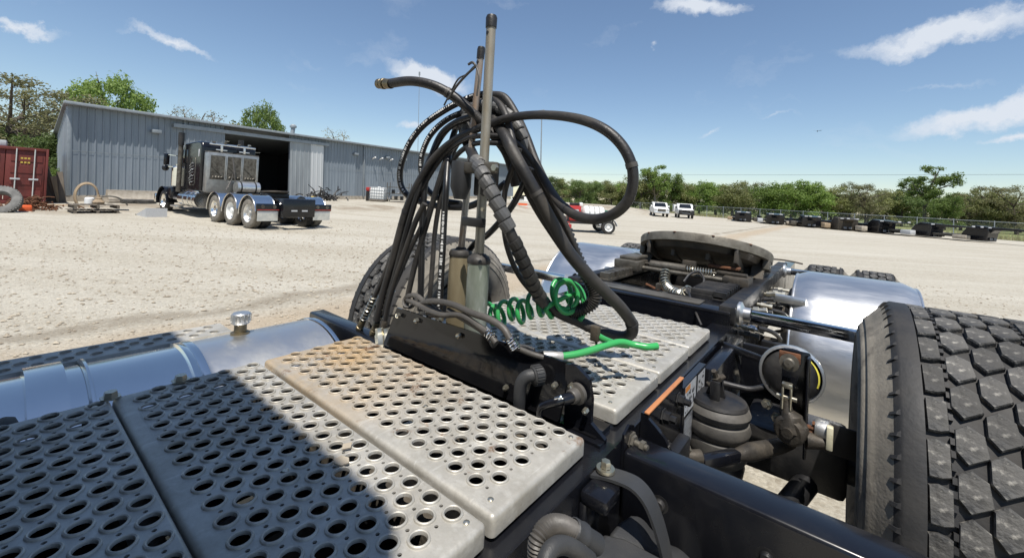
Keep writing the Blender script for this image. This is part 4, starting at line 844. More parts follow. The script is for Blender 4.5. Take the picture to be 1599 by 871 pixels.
# grey electrical cables crossing in front of the cylinders
h15, p15 = hose('electric_cable', [(-0.382, 0.975, 1.147), (-0.350, 0.965, 1.173), (-0.296, 0.955, 1.185), (-0.228, 0.945, 1.170), (-0.146, 0.935, 1.159), (-0.195, 0.930, 1.145)], .0085, 'cable_grey', 8, 12)
h16, p16 = hose('electric_cable', [(-0.369, 0.970, 1.155), (-0.288, 0.945, 1.162), (-0.191, 0.925, 1.160), (-0.119, 0.915, 1.165), (-0.031, 0.905, 1.186), (0.038, 0.900, 1.176), (0.088, 0.895, 1.164), (0.126, 0.890, 1.147)], .0088, 'cable_grey', 8, 12)
h17, p17 = hose('electric_cable', [(-0.283, 0.955, 1.161), (-0.193, 0.935, 1.191), (-0.082, 0.915, 1.207), (0.016, 0.905, 1.202), (0.085, 0.900, 1.202), (0.138, 0.900, 1.189), (0.167, 0.900, 1.162), (0.182, 0.905, 1.142)], .0098, 'cable_grey', 8, 12)
h18, p18 = hose('electric_cable', [(-0.102, 0.920, 1.184), (-0.018, 0.915, 1.172), (0.050, 0.910, 1.160), (0.090, 0.905, 1.144), (0.110, 0.900, 1.133)], .0085, 'cable_grey', 8, 12)
MB().lathe([(.024,-.010),(.027,-.006),(.027,.006),(.024,.010),(.019,.008),(.019,-.008),(.024,-.010)], (-0.354, 0.970, 1.153), (.3,-1,.4), 20).build('cable_grommet', 'cable_grey', T)
for (pp, i) in ((p16, -6), (p17, -7), (p17, -3)):
    spring([pp[i-3], pp[i], pp[i+2]], .0125, .0018, 3, 'chrome', T, 'cable_clip')
h19, p19 = hose('electric_cable', [(0.161, 0.915, 1.143), (0.190, 0.920, 1.139), (0.223, 0.925, 1.135), (0.253, 0.935, 1.132)], .0075, 'cable_grey', 8, 10)
h20, p20 = hose('electric_cable', [(0.125, 0.930, 1.148), (0.153, 0.940, 1.138), (0.183, 0.950, 1.138), (0.208, 0.955, 1.135)], .0055, 'plastic_dark', 8, 10)
# green air hose with its coil
gc, pg = hose('green_air_hose', [(0.254, 0.965, 1.128), (0.274, 0.985, 1.128), (0.301, 1.020, 1.132), (0.326, 1.065, 1.139), (0.348, 1.110, 1.147), (0.368, 1.160, 1.149), (0.396, 1.185, 1.143), (0.429, 1.200, 1.142), (0.451, 1.225, 1.144)], .0098, 'green_hose', 8, 14)
h22, p22 = hose('green_air_hose', [(0.256, 1.240, 1.121), (0.290, 1.220, 1.122), (0.333, 1.195, 1.128), (0.379, 1.190, 1.137)], .0105, 'green_hose', 8, 14)
MB().lathe([(.0112,-.03),(.0125,-.028),(.0125,.022),(.0112,.024)], pg[3], pg[5]-pg[1], 16).build('braided_sleeve', 'galvanized', gc)
ax0 = Vector((-0.155, 1.160, 1.104)); ax1 = Vector((0.089, 1.220, 1.193)); path = []; turns = 7; R_ = .040; ns_ = int(turns*20)
dd = (ax1-ax0); dn = dd.normalized(); u_ = dn.cross(Vector((0,0,1))).normalized(); w_ = u_.cross(dn)
for i in range(ns_+1): a = 2*PI*i/20; path.append(ax0 + dd*(i/ns_) + (u_*math.cos(a)+w_*math.sin(a))*R_*(.92+.14*math.sin(i*.19)) + Vector((0,0,.006*math.sin(i*.13)+.002)))
c0 = Vector((0.088, 1.240, 1.181)); c1 = Vector((0.131, 1.300, 1.229)); dn = Vector((.62,-.62,.42)).normalized(); u_ = dn.cross(Vector((0,0,1))).normalized(); w_ = u_.cross(dn)
for i in range(6, 81):
    t = i/80; a = 2*PI*i/20 + .6; k = .044 + .010*math.sin(i*.23); path.append(c0.lerp(c1, t) + dn*.05*math.sin(t*5) + (u_*math.cos(a)*.9 + w_*math.sin(a)*1.15)*k + Vector((.018*math.sin(i*.11), .012*math.cos(i*.17), .014*math.sin(i*.07)+.010)))
gco = MB().tube(crom([tuple(p) for p in path[::2]], 3), .0080, 12).build('green_coil_hose', 'green_hose', T)
hose('green_coil_hose', [(0.121, 1.260, 1.268), (0.157, 1.270, 1.255), (0.178, 1.275, 1.215), (0.186, 1.270, 1.174), (0.184, 1.250, 1.152)], .0082, 'green_hose', 8, 12)
# ribbed rubber hose and glad-hand behind the coil
rb = crom([(0.129, 1.220, 1.446), (0.156, 1.240, 1.373), (0.183, 1.260, 1.313), (0.206, 1.280, 1.267), (0.218, 1.285, 1.234), (0.203, 1.280, 1.202), (0.174, 1.260, 1.182), (0.149, 1.240, 1.176)], 6)
m = MB(); rr_ = [.020 + (.0025 if i % 2 else -.0025) for i in range(len(rb)*3)]
rb2 = crom([tuple(p) for p in rb], 3); m.tube(rb2, [.0205 + (.003 if (i % 4) < 2 else -.002) for i in range(len(rb2))], 14); m.build('ribbed_hose', 'hose_rubber', T)
c = (0.107, 1.360, 1.155); m = MB(); m.ball(c, .026, .022, .03, 12); m.cyl(c, (c[0]+.03, c[1], c[2]-.045), .012, n=10); m.build('glad_hand', 'cast_dark', T)
c = (0.259, 1.220, 1.137); m = MB(); m.rbox(c[0]-.016, c[0]+.012, c[1]-.01, c[1]+.01, c[2]-.028, c[2]+.02, .004); m.cyl((c[0],c[1],c[2]-.02), (c[0]+.012,c[1]-.004,c[2]-.06), .004, n=8); m.build('hose_hook', 'cast_dark', T)

# ------------------------------------------------------------------ wheels of the near tractor
TR_ = .530
def cylmap(s, x, r): a = s/TR_; return (x, r*math.sin(a), r*math.cos(a))
def block_mesh(name, poly, x0, sipes=()):
    # tread block: outline in (arc, width), raised from the casing with a worn chamfer
    c = (sum(p[0] for p in poly)/len(poly), sum(p[1] for p in poly)/len(poly)); n = len(poly); vs = []; fs = []
    def sh(k): return [((p[0]-c[0])*k + c[0], (p[1]-c[1])*k + c[1]) for p in poly]
    for k, r in ((1.0, .509), (1.0, .5258), (.94, .5300)): vs += [cylmap(s, x0+x, r) for s, x in sh(k)]
    vs += [cylmap(s, x0+x, .5302) for s, x in sh(.5)]; vs.append(cylmap(c[0], x0+c[1], .5303))
    for j in range(3): fs += [(j*n+i, j*n+(i+1) % n, (j+1)*n+(i+1) % n, (j+1)*n+i) for i in range(n)]
    fs += [(3*n+i, 3*n+(i+1) % n, 4*n) for i in range(n)]
    m = MB(); m.add(vs, fs); return m.mesh(name, 'tread_rubber', ang=25)
NB = 34; PIT = 2*PI*TR_/NB
HEX = [(-.046,-.008),(-.022,-.027),(.026,-.026),(.044,-.004),(.028,.022),(-.020,.027)]
SHO = [(-.043,-.018),(.036,-.020),(.043,-.004),(.038,.019),(-.034,.019),(-.041,.004)]
BH = block_mesh('tread_block', HEX, 0); BS = block_mesh('tread_block', SHO, 0); BS2 = block_mesh('tread_block', [(s, -x) for s, x in reversed(SHO)], 0)
COLS = [(-.108, BS, 0), (-.055, BH, .5), (-.002, BH, 0), (.051, BH, .5), (.105, BS2, 0)]
COLSN = [(-.063, BS, 0), (-.0105, BH, .5), (.0425, BH, 0), (.090, BS2, .5)]
def tyre_mesh(k=.045, name='tyre', ej=(-.0845, .0805), e=.0):
    # k widens the section for the wide single tyres of the lift axle
    m = MB(); pr = [(.295,-.140),(.300,-.165),(.330,-.190),(.360,-.200),(.395,-.203),(.398,-.206),(.408,-.205),(.411,-.201),(.428,-.198),(.431,-.200),(.441,-.195),(.444,-.190),(.455,-.186),(.458,-.187),(.468,-.179),(.471,-.174),(.482,-.166),(.500,-.150),(.512,-.140),(.524,-.131),(.5295,-.123),(.5295,-.085-e),(.5135,-.083-e)]
    pr = [(r, x-k) for r, x in pr]
    pr = pr + [(r, -x) for r, x in reversed(pr)]
    m.lathe(pr, (0,0,0), (1,0,0), 110)
    for s in (-1, 1):                       # saw-toothed shoulder edge
        for i in range(64):
            a = 2*PI*i/64; d = .020
            def pt(aa, r, x): return (x + s*k, r*math.sin(aa), r*math.cos(aa))
            m.add([pt(a, .498, s*.139), pt(a+d, .498, s*.139), pt(a+d*1.4, .526, s*.128), pt(a, .526, s*.128), pt(a, .506, s*.1490), pt(a+d*.7, .506, s*.1470), pt(a+d*.9, .524, s*.134), pt(a, .524, s*.137)], [(4,5,6,7),(0,4,7,3),(1,2,6,5),(3,7,6,2),(0,1,5,4)])
    for i in range(120):                    # stone ejectors in the grooves
        a = 2*PI*i/120
        for x in ej:
            v = [(x+dx, r*math.sin(a+da), r*math.cos(a+da)) for r in (.512,.5245) for dx, da in ((-.004,-.014),(.004,-.014),(.004,.014),(-.004,.014))]
            m.add(v, [(4,5,6,7),(0,1,5,4),(1,2,6,5),(2,3,7,6),(3,0,4,7)])
    me = m.mesh(name, 'rubber'); me.materials.append(MATS['dusty_sidewall' if k > 0 else 'sidewall'])
    for p in me.polygons: p.material_index = 1 if math.hypot(p.center.y, p.center.z) < .506 else 0
    return me
TYREN = tyre_mesh(-.010, 'tyre', (-.0395,), .03)
TYRE = tyre_mesh()
RIM = MB().lathe([(.296,-.118),(.305,-.122),(.305,-.110),(.285,-.095),(.270,-.06),(.268,.03),(.272,.09),(.296,.112),(.304,.122),(.298,.124),(.262,.08),(.25,-.05),(.275,-.1),(.296,-.118)], (0,0,0), (1,0,0), 48)
RIMD = MB().lathe([(.262,.06),(.24,.075),(.19,.055),(.14,.045),(.13,.07),(.11,.08),(.001,.082)], (0,0,0), (1,0,0), 40)
RIMM = RIM.mesh('rim', 'aluminium'); RIMDM = RIMD.mesh('rim_disc', 'aluminium')
DRUM = MB().lathe([(.001,-.15),(.19,-.15),(.205,-.145),(.205,-.02),(.20,.0),(.001,.02)], (0,0,0), (1,0,0), 36).lathe([(.21,-.145),(.235,-.140),(.235,-.125),(.205,-.12)], (0,0,0), (1,0,0), 36).mesh('brake_drum', 'cast_grey')
def tread_joined():
    m = MB()
    for (x0, me, off) in COLSN:
        for k in range(NB):
            M = TR(x0, 0, 0) @ Matrix.Rotation(-2*PI*(k+off)/NB, 4, 'X'); m.add([M @ v.co for v in me.vertices], [tuple(p.vertices) for p in me.polygons])
    return m.mesh('tread_blocks', 'tread_rubber', ang=25)
TREADJ = tread_joined()
RB = random.Random(12)
def wheel(parent, c, s, blocks=True, spin=0.0, drum=True, deep=.0):
    w = empty('wheel', c); w.parent = parent; w.rotation_euler = (spin, 0, 0 if s > 0 else PI)
    link('tyre', TYRE if blocks else TYREN, w); link('rim', RIMM, w)
    o = link('rim_disc', RIMDM, w); o.location = (deep, 0, 0)
    if drum: link('brake_drum', DRUM, w)
    if blocks:
        for (x0, me, off) in COLS:
            for k in range(NB): o = link('tread_block', me, w); o.location = (x0 + RB.uniform(-.0012,.0012), 0, 0); o.rotation_euler = (-2*PI*(k+off)/NB + RB.uniform(-.003,.003), 0, 0); q_ = RB.uniform(.9955,1.0012); o.scale = (RB.uniform(.97,1.03), q_, q_)
    else: o = link('tread_blocks', TREADJ, w); o['kind'] = 'stuff'
    return w
LY, LZ = 1.85, .745
wheel(T, (1.160, LY, LZ), 1, True, .13); wheel(T, (-1.160, LY, LZ), -1, True, .4)
for y in (3.72, 5.02):
    for s in (-1, 1):
        wheel(T, (s*.757, y, .53), -s, False, .2*y, False); wheel(T, (s*1.110, y, .53), s, False, .7*y)
    MB().cyl((-.62,y,.53), (.62,y,.53), .075, n=18).ball((0,y,.53), .2, .19, .2, 16).build('drive_axle', 'cast_dark', T)
MB().cyl((-.98,LY,LZ-.03), (.98,LY,LZ-.03), .062, n=18).build('lift_axle_beam', 'black_dusty', T)

# ------------------------------------------------------------------ fenders
def fender(s):
    cy, cz, r = 3.70, .53, .605; m = MB(); x0, x1 = .62, 1.25; n = 40; t = .004; vs = []; fs = []
    A0, A1 = math.radians(-28), math.radians(205); cols = []
    k = 9
    for i in range(n+1):
        a = A0 + (A1-A0)*i/n; ends = 0
        for j in range(k+1):
            f_ = j/k; x = x0 + (x1-x0)*f_; e = abs(f_-.5)*2; rr = r - .030*max(0, (e-.82)/.18)**2
            vs.append((s*x, cy - math.cos(a)*rr, cz + math.sin(a)*rr))
    for i in range(n):
        for j in range(k): q = i*(k+1)+j; fs.append((q, q+1, q+k+2, q+k+1))
    m.add(vs, fs)
    m2 = MB(); m2.add([(x, cy+(y-cy)*.992, cz+(z-cz)*.992) for x, y, z in vs], fs)
    F = m.build('fender', 'fender_steel', T, ang=60); m2.build('fender_underside', 'black_dusty', F, ang=60)
    for x in (x0, x1):
        MB().tube([(s*x, cy-math.cos(A0+(A1-A0)*i/n)*(r-.032), cz+math.sin(A0+(A1-A0)*i/n)*(r-.032)) for i in range(n+1)], .009, 8).build('rolled_edge', 'fender_steel', F)
    return F
fender(1); fender(-1)
for s in (-1, 1):
    for y, z in ((2.36, 1.035), (4.45, 1.03)):
        B = MB().rbox(min(s*.47, s*1.24), max(s*.47, s*1.24), y-.026, y+.026, z-.026, z+.026, .006).build('fender_mount_bar', 'chrome' if s > 0 else 'polished', T)
        MB().lathe([(.05,0),(.058,.006),(.058,.018),(.035,.03),(.035,.06)], (s*.465, y, z), (s,0,0), 20).build('bar_socket', 'aluminium', B)
    MB().bar((s*.47,3.3,.98), (s*.70,3.3,.98), .05, .05, .01).build('fender_bracket', 'aluminium', T)

# ------------------------------------------------------------------ rear sub-frame and fifth wheel
m = MB(); m.rbox(-.45, .45, 2.26, 2.50, 1.028, 1.050, .006); m.box(-.45, .45, 2.26, 2.275, .86, 1.03); m.build('cross_plate', 'black_paint', T)
MB().box(-.40, .30, 2.30, 2.42, 1.0515, 1.056).build('worn_strip', 'cast_grey', T)
for s in (-1, 1):
    m = MB(); m.rbox(min(s*.395,s*.47), max(s*.395,s*.47), 2.28, 4.75, .987, 1.075, .008); m.build('slider_rail', 'black_dusty', T)
    m = MB(); x = s*.345; m.box(x-.035, x+.035, 2.52, 3.9, 1.035, 1.05); 
    for i in range(22): y = 2.54 + i*.06; m.box(x-.033, x+.033, y, y+.034, 1.0495, 1.088)
    m.build('slider_rack', 'cast_grey' if s < 0 else 'black_dusty', T)
m = MB()
for i in range(14): y = 2.55+i*.026; m.rbox(.19, .36, y, y+.016, 1.05, 1.086, .003)
m.box(.19, .36, 2.54, 2.92, 1.03, 1.06); m.build('grip_pad', 'black_dusty', T)
def fifth_wheel():
    F = empty('fifth_wheel', (0, 3.58, 1.235)); F.parent = T; F.rotation_euler = (math.radians(-16.5), 0, 0)
    R = .475; n = 64; pts = []
    # plan outline: round plate with a V throat opening to the rear
    for i in range(n+1):
        a = math.radians(118) + math.radians(304)*i/n; pts.append((R*math.cos(a)*1.0, R*math.sin(a)))
    pts += [(.055, .10), (.05, .02), (0, -.01), (-.05, .02), (-.055, .10)]
    m = MB(); N = len(pts)
    c = (0,-.15)
    top = [(x, y, .0) for x, y in pts]; rim = [(x*1.012, y*1.012, -.012) for x, y in pts]; low = [(x*1.0, y*1.0, -.062) for x, y in pts]; inn = [(x*.93, y*.93, -.062) for x, y in pts]; inu = [(x*.90, y*.90, -.03) for x, y in pts]
    m.add(top+rim+low+inn+inu, [tuple(range(N))] + [(j*N+i, j*N+(i+1)%N, (j+1)*N+(i+1)%N, (j+1)*N+i) for j in range(4) for i in range(N)]); m.build('top_plate', 'worn_plate', F)
    u = MB(); u.lathe([(.43,-.045),(.40,-.10),(.30,-.135),(.16,-.15),(.001,-.15)], (0,-.02,0), (0,0,1), 40)
    u.build('under_casting', 'cast_dark', F)
    r = MB()
    for x in (-.30,-.12,.12,.30): r.rbox(x-.012, x+.012, -.36, .25, -.16, -.03, .004)
    r.rbox(-.42, .42, -.03, .03, -.17, -.04, .01); r.build('casting_ribs', 'cast_dark', F)
    for a in range(4): t = math.radians(228+a*31); MB().ball((R*1.004*math.cos(t), R*1.004*math.sin(t), -.006), .012, .012, .006, 8).build('rim_nick', 'rust', F)
    MB().rbox(.425, .47, -.10, .02, -.13, -.01, .008).rbox(-.47, -.425, -.10, .02, -.13, -.01, .008).build('pivot_lug', 'cast_grey', F)
    for s in (-1, 1):
        MB().prism([(3.40,1.075),(3.78,1.075),(3.66,1.20),(3.52,1.20)], .36 if s > 0 else -.44, .44 if s > 0 else -.36, Matrix(((0,0,1,0),(1,0,0,0),(0,1,0,0),(0,0,0,1)))).build('saddle_bracket', 'cast_dark', T)
fifth_wheel()
MB().cyl((-.36,3.02,1.085), (.38,3.02,1.085), .016, n=12).build('cross_rod', 'cast_grey', T)
MB().cyl((-.23,3.06,1.115), (.02,3.06,1.115), .030, n=18).cyl((-.28,3.06,1.115), (.30,3.06,1.115), .010, n=10).build('release_cylinder', 'cast_grey', T)
spring([(.03,3.06,1.115), (.20,3.06,1.115)], .024, .0042, 10, 'zinc', T, 'release_spring')
MB().rbox(-.46, -.27, 2.93, 3.13, 1.06, 1.135, .01).rbox(-.44, -.30, 2.98, 3.20, 1.135, 1.16, .008).build('lock_block', 'cast_grey', T)
MB().rbox(.27, .42, 2.95, 3.14, 1.06, 1.12, .01).rbox(.22, .40, 3.02, 3.06, 1.12, 1.14, .006).build('lock_block', 'cast_dark', T)
MB().rbox(-.02,.07,3.10,3.14,1.11,1.17,.004).build('bracket_tab', 'cast_dark', T)
MB().rbox(-.10, .36, 2.80, 2.86, .96, 1.03, .008).build('slide_crossbar', 'cast_grey', T)
MB().rbox(.12, .32, 3.22, 3.30, 1.13, 1.15, .006).build('latch_plate', 'rust', T)
spring(crom([(-0.068, 2.900, 1.101), (-0.058, 2.850, 1.056), (-0.023, 2.800, 1.018), (0.043, 2.720, 1.008), (0.115, 2.660, 1.015), (0.166, 2.600, 1.056)], 6), .030, .0055, 17, 'zinc', T, 'coil_hose_spring', 12)
MB().tube(crom([(-0.068, 2.900, 1.101), (-0.058, 2.850, 1.056), (-0.023, 2.800, 1.018), (0.043, 2.720, 1.008), (0.115, 2.660, 1.015), (0.166, 2.600, 1.056)], 6), .022, 10).build('air_hose', 'hose_rubber', T)
hose('air_hose', [(0.052, 2.900, 1.052), (0.076, 2.950, 1.101), (0.119, 3.000, 1.120), (0.165, 2.950, 1.082), (0.164, 2.900, 1.038)], .008, 'hose_rubber', 6, 8)
hose('air_hose', [(0.189, 2.500, 1.082), (0.235, 2.400, 1.042), (0.301, 2.250, 1.014), (0.339, 2.200, 0.976)], .006, 'hose_rubber', 6, 8)
hose('air_hose', [(-0.195, 2.900, 0.992), (-0.123, 2.850, 0.985), (-0.045, 2.750, 0.979)], .010, 'rust', 6, 8)
hose('release_handle', [(0.393, 3.750, 1.182), (0.494, 3.750, 1.191), (0.574, 3.760, 1.187), (0.644, 3.780, 1.176)], .006, 'cast_dark', 6, 8)
MB().rbox(-.2, .2, 2.5, 3.3, .72, .76, .01).build('hose_tray', 'grime', T)
# cluster of brass and steel air fittings along the right rail
rf = random.Random(4)
for i in range(22):
    y = 2.42 + (i//2)*.14 + rf.uniform(-.02,.02); z = (.90 if i % 2 else .985) + rf.uniform(-.03,.03); l = rf.uniform(.05,.10); r = rf.uniform(.009,.016)
    MB().lathe([(r*.8,0),(r*.8,l*.25),(r*1.35,l*.25),(r*1.35,l*.55),(r*.9,l*.55),(r*.9,l*.8),(r*1.15,l*.8),(r*1.15,l),(.001,l)], (.468, y, z), (1,.05,rf.uniform(-.1,.2)), 6 if i % 3 else 12).build('air_fitting', ('zinc','cast_grey','black_dusty','chrome')[i % 4], T)
for k in range(5):
    y = 2.5+k*.26; hose('air_hose', [(.54,y,.95),(.60,y+.05,.93),(.62,y+.2,.86),(.56,y+.35,.80)], .011, 'hose_rubber', 6, 8)

# ------------------------------------------------------------------ fuel tank side (far side of the deck)
TX, TZ, TRR = -.80, .665, .335
def tank(y0, y1, r, mm, name, parent=T):
    return MB().lathe([(.001,0),(r*.9,0),(r,.02),(r,y1-y0-.02),(r*.9,y1-y0),(.001,y1-y0)], (TX, y0, TZ), (0,1,0), 64).build(name, mm, parent)
K = tank(.44, .875, TRR, 'aluminium', 'fuel_tank')
MB().lathe([(TRR+.002,0),(TRR+.006,.004),(TRR+.006,.012),(TRR+.001,.016)], (TX,.860,TZ), (0,1,0), 64).build('tank_end_bead', 'polished', K)
MB().lathe([(TRR-.003,0),(TRR+.006,.005),(TRR+.006,.020),(TRR+.003,.024),(TRR+.006,.028),(TRR+.006,.044),(TRR-.003,.05)], (TX,.412,TZ), (0,1,0), 64).build('tank_strap', 'polished', K)
K2 = tank(-1.2, .438, TRR-.002, 'polished', 'fuel_tank_shell')
MB().lathe([(TRR,0),(TRR+.012,.004),(TRR+.012,.010),(TRR,.014)], (TX,.195,TZ), (0,1,0), 64).build('shell_lap', 'polished', K2)
MB().lathe([(TRR-.02,0),(TRR+.016,.004),(TRR+.016,.075),(TRR-.02,.08)], (TX,.085,TZ), (0,1,0), 64).build('tank_strap', 'polished', K2)
MB().rbox(-.56,-.475,-.02,.06,.90,.985,.02).rbox(-.60,-.50,.03,.075,.93,1.0,.02).build('bracket', 'black_dusty', T)
for (x, y) in ((-.455,.205), (-.452,.335)): MB().lathe([(.001,.012),(.012,.012),(.014,0),(.020,0),(.020,-.003)], (x, y, 1.036), (0,0,1), 6).build('bolt', 'zinc', T)
for (x, y) in ((-.475,.25), (-.475,.30), (-.478,.10)): MB().ball((x, y, .995), .009, .009, .004, 8).build('rivet', 'zinc', T)
# filler cap
c = (-.842, .603, .985)
C = MB().lathe([(.001,.088),(.027,.088),(.030,.085),(.031,.054),(.028,.050),(.001,.050)], c, (0,0,1), 10).build('filler_cap', 'aluminium', K)
m = MB()
for i in range(14): a = 2*PI*i/14; m.bar((c[0]+.030*math.cos(a), c[1]+.030*math.sin(a), c[2]+.057), (c[0]+.030*math.cos(a), c[1]+.030*math.sin(a), c[2]+.083), .006, .005, .002, up=(math.cos(a), math.sin(a), 0))
m.build('cap_ribs', 'aluminium', K)
MB().lathe([(.024,.056),(.020,.046),(.020,.020),(.030,.018),(.032,.0),(.036,-.02)], c, (0,0,1), 24).build('filler_neck', 'brass', K)
# perforated step along the tank
def step():
    m = MB(); x0, x1, y0, y1, z = -1.055, -.925, -.9, .605, .985
    holes = []
    for j in range(int((y1-y0)/.062)):
        holes += [(x0+.030+.0, y0+.03+j*.062), (x0+.100, y0+.03+j*.062), (x0+.065, y0+.061+j*.062)]
    holes = [h for h in holes if h[1] < y1-.022]
    vs2 = []; ed = []; n = 14; ro = .017
    def loop(pts):
        b = len(vs2); vs2.extend(Vector(p) for p in pts); ed.extend((b+i, b+(i+1) % len(pts)) for i in range(len(pts)))
    loop([(x0,y0),(x1,y0),(x1,y1),(x0,y1)])
    for (x, y) in holes: loop([(x+ro*math.cos(2*PI*i/n), y+ro*math.sin(2*PI*i/n)) for i in range(n)])
    V, E_, F_, *_r = delaunay_2d_cdt(vs2, ed, [], 0, 1e-6)
    keep = []
    for f in F_:
        q = sum((V[i] for i in f), Vector((0,0)))/3
        if all((q.x-x)**2+(q.y-y)**2 > (ro*.98)**2 for x, y in holes): keep.append(f)
    m.add([(v.x, v.y, z) for v in V], keep)
    for (x, y) in holes: m.lathe([(.017,0),(.0155,.003),(.0135,.002),(.013,-.008)], (x, y, z), (0,0,1), n)
    m.add([(x1,y0,z),(x1,y1,z),(x1+.003,y1,z-.045),(x1+.003,y0,z-.045)], [(0,1,2,3)]); m.add([(x0,y0,z),(x0,y1,z),(x0-.003,y1,z-.045),(x0-.003,y0,z-.045)], [(0,1,2,3)]); m.add([(x0,y1,z),(x1,y1,z),(x1,y1+.003,z-.045),(x0,y1+.003,z-.045)], [(0,1,2,3)])
    m.build('side_step', 'deck_aluminium', T)
step()
# outrigger beams both sides at the mount
for s in (-1, 1):
    O = MB().rbox(min(s*.468, s*1.0), max(s*.468, s*1.0), .965 if s > 0 else .93, 1.058 if s > 0 else 1.0, .80, .965 if s > 0 else .985, .010, 3).build('outrigger_beam', 'black_paint', T)
    if s > 0:
        for u in (.56, .765, .94): MB().lathe([(.001,.010),(.010,.010),(.012,.006),(.0125,0),(.019,0),(.019,-.002)], (u, .9645, .885), (0,-1,0), 20).build('bolt', 'black_dusty', O)

# ------------------------------------------------------------------ driver side: brackets, air bag, brake gear
m = MB(); m.lathe([(.001,.014),(.016,.014),(.017,.008),(.022,.007),(.022,0)], (.466,1.015,.968), (1,-.1,0), 6); m.build('rail_bolt', 'cast_grey', T)
m = MB(); m.cyl((.480,1.013,.968), (.512,1.010,.968), .008, n=12).lathe([(.013,0),(.013,.011),(.001,.011)], (.494,1.012,.968), (1,-.1,0), 6); m.build('rail_bolt', 'cast_grey', T)
MB().prism([(-.03,-.055),(.03,-.055),(.034,.0),(.03,.055),(0,.068),(-.03,.055)], 0, .006, Matrix(((0,0,1,.463),(1,0,0,1.0),(0,1,0,.945),(0,0,0,1)))).build('bolt_plate', 'black_paint', T)
# strap bracket with a zinc bolt
MB().rbox(.463, .522, .765, .835, .945, .974, .008).rbox(.463, .478, .765, .835, .74, .950, .005).build('rail_bracket', 'black_paint', T)
sp_ = crom([(.462,.835,.979),(.482,.842,.981),(.520,.848,.984),(.548,.852,.980),(.572,.855,.962),(.590,.858,.930),(.604,.862,.890),(.614,.868,.845),(.622,.875,.79)], 5)
m = MB(); 
for a, b in zip(sp_, sp_[1:]):
    d = (b-a).normalized(); nn = Vector((0,1,0)); u = d.cross(nn).normalized(); w = .022
    m.add([a-nn*w, a+nn*w, b+nn*w, b-nn*w, a-nn*w-u*.006, a+nn*w-u*.006, b+nn*w-u*.006, b-nn*w-u*.006], [(0,1,2,3),(4,7,6,5),(0,3,7,4),(1,5,6,2)])
m.build('curved_strap', 'plastic_dark', T)
MB().lathe([(.001,.020),(.0095,.020),(.011,.017),(.011,.006)], (.482,.842,.984), (0,0,1), 6).lathe([(.011,.006),(.019,.006),(.020,.002),(.020,0)], (.482,.842,.984), (0,0,1), 24).build('bolt', 'zinc', T)
for (y, z) in ((.663,.925), (.567,.915)):
    m = MB(); m.lathe([(.001,.010),(.015,.010),(.017,.004),(.026,.003),(.027,0)], (.463, y, z), (1,0,0), 24); m.build('rail_plug', 'black_dusty', T)
# corrugated conduit, smooth loom and moulded cover at the lower edge
cd = crom([(0.530, 0.523, 1.000), (0.528, 0.515, 1.039), (0.528, 0.519, 1.062), (0.530, 0.543, 1.066), (0.536, 0.570, 1.055), (0.545, 0.600, 1.032), (0.560, 0.631, 1.005)], 12)
m = MB(); m.tube(cd, [.0122 + (.0014 if i % 2 else -.0011) for i in range(len(cd))], 14); m.build('corrugated_conduit', 'cable_grey', T)
m = MB(); m.lathe([(.0145,-.02),(.0165,-.018),(.0165,.0),(.018,.002),(.018,.008),(.0155,.010),(.0155,.045)], cd[-10], cd[-1]-cd[-10], 16); m.build('conduit_sleeve', 'plastic_dark', T)
hose('wire_loom', [(0.560, 0.484, 1.044), (0.560, 0.485, 1.065), (0.560, 0.502, 1.074), (0.565, 0.525, 1.068), (0.575, 0.545, 1.054), (0.585, 0.571, 1.029)], .0115, 'bluegrey_dark' if 'bluegrey_dark' in MATS else 'plastic_dark', 8, 14)
MB().rbox(.535,.60,.55,.60,.83,.865,.008).build('wire_connector', 'bluegrey_paint', T)
MB().rbox(.500,.530,.535,.565,.80,.86,.008).build('wire_connector', 'white_paint', T)
m = MB()
top = [(0.519, 0.686, 0.910), (0.507, 0.789, 0.900), (0.540, 0.817, 0.890), (0.616, 0.835, 0.880), (0.662, 0.817, 0.880), (0.558, 0.656, 0.900)]; bot = [(x, y, .60) for x, y, z in top]
n_ = len(top); m.add(top+bot, [tuple(range(n_)), tuple(range(2*n_-1, n_-1, -1))] + [(i, n_+i, n_+(i+1) % n_, (i+1) % n_) for i in range(n_)])
bm_ = bmesh.new(); 
o = m.build('battery_cover', 'plastic_dark', T); bv = o.modifiers.new('b', 'BEVEL'); bv.width = .010; bv.segments = 3
m = MB(); hump = [(0.501, 0.828, 0.870), (0.503, 0.876, 0.870), (0.511, 0.922, 0.865), (0.529, 0.943, 0.860), (0.550, 0.948, 0.840), (0.573, 0.979, 0.800), (0.651, 1.061, 0.770), (0.667, 0.979, 0.780), (0.559, 0.793, 0.840)]
lo_ = [(x, y, .62) for x, y, z in hump]; n_ = len(hump); ctr = (0.568, 0.867, 0.860)
m.add(hump+lo_+[ctr], [(i, (i+1) % n_, 2*n_) for i in range(n_)] + [(i, n_+i, n_+(i+1) % n_, (i+1) % n_) for i in range(n_)]); o = m.build('moulded_shroud', 'plastic_dark', T, ang=60); bv = o.modifiers.new('b', 'BEVEL'); bv.width = .012; bv.segments = 3
MB().rbox(.47, 1.0, .30, .93, .42, .46, .01).build('step_pan', 'black_dusty', T)

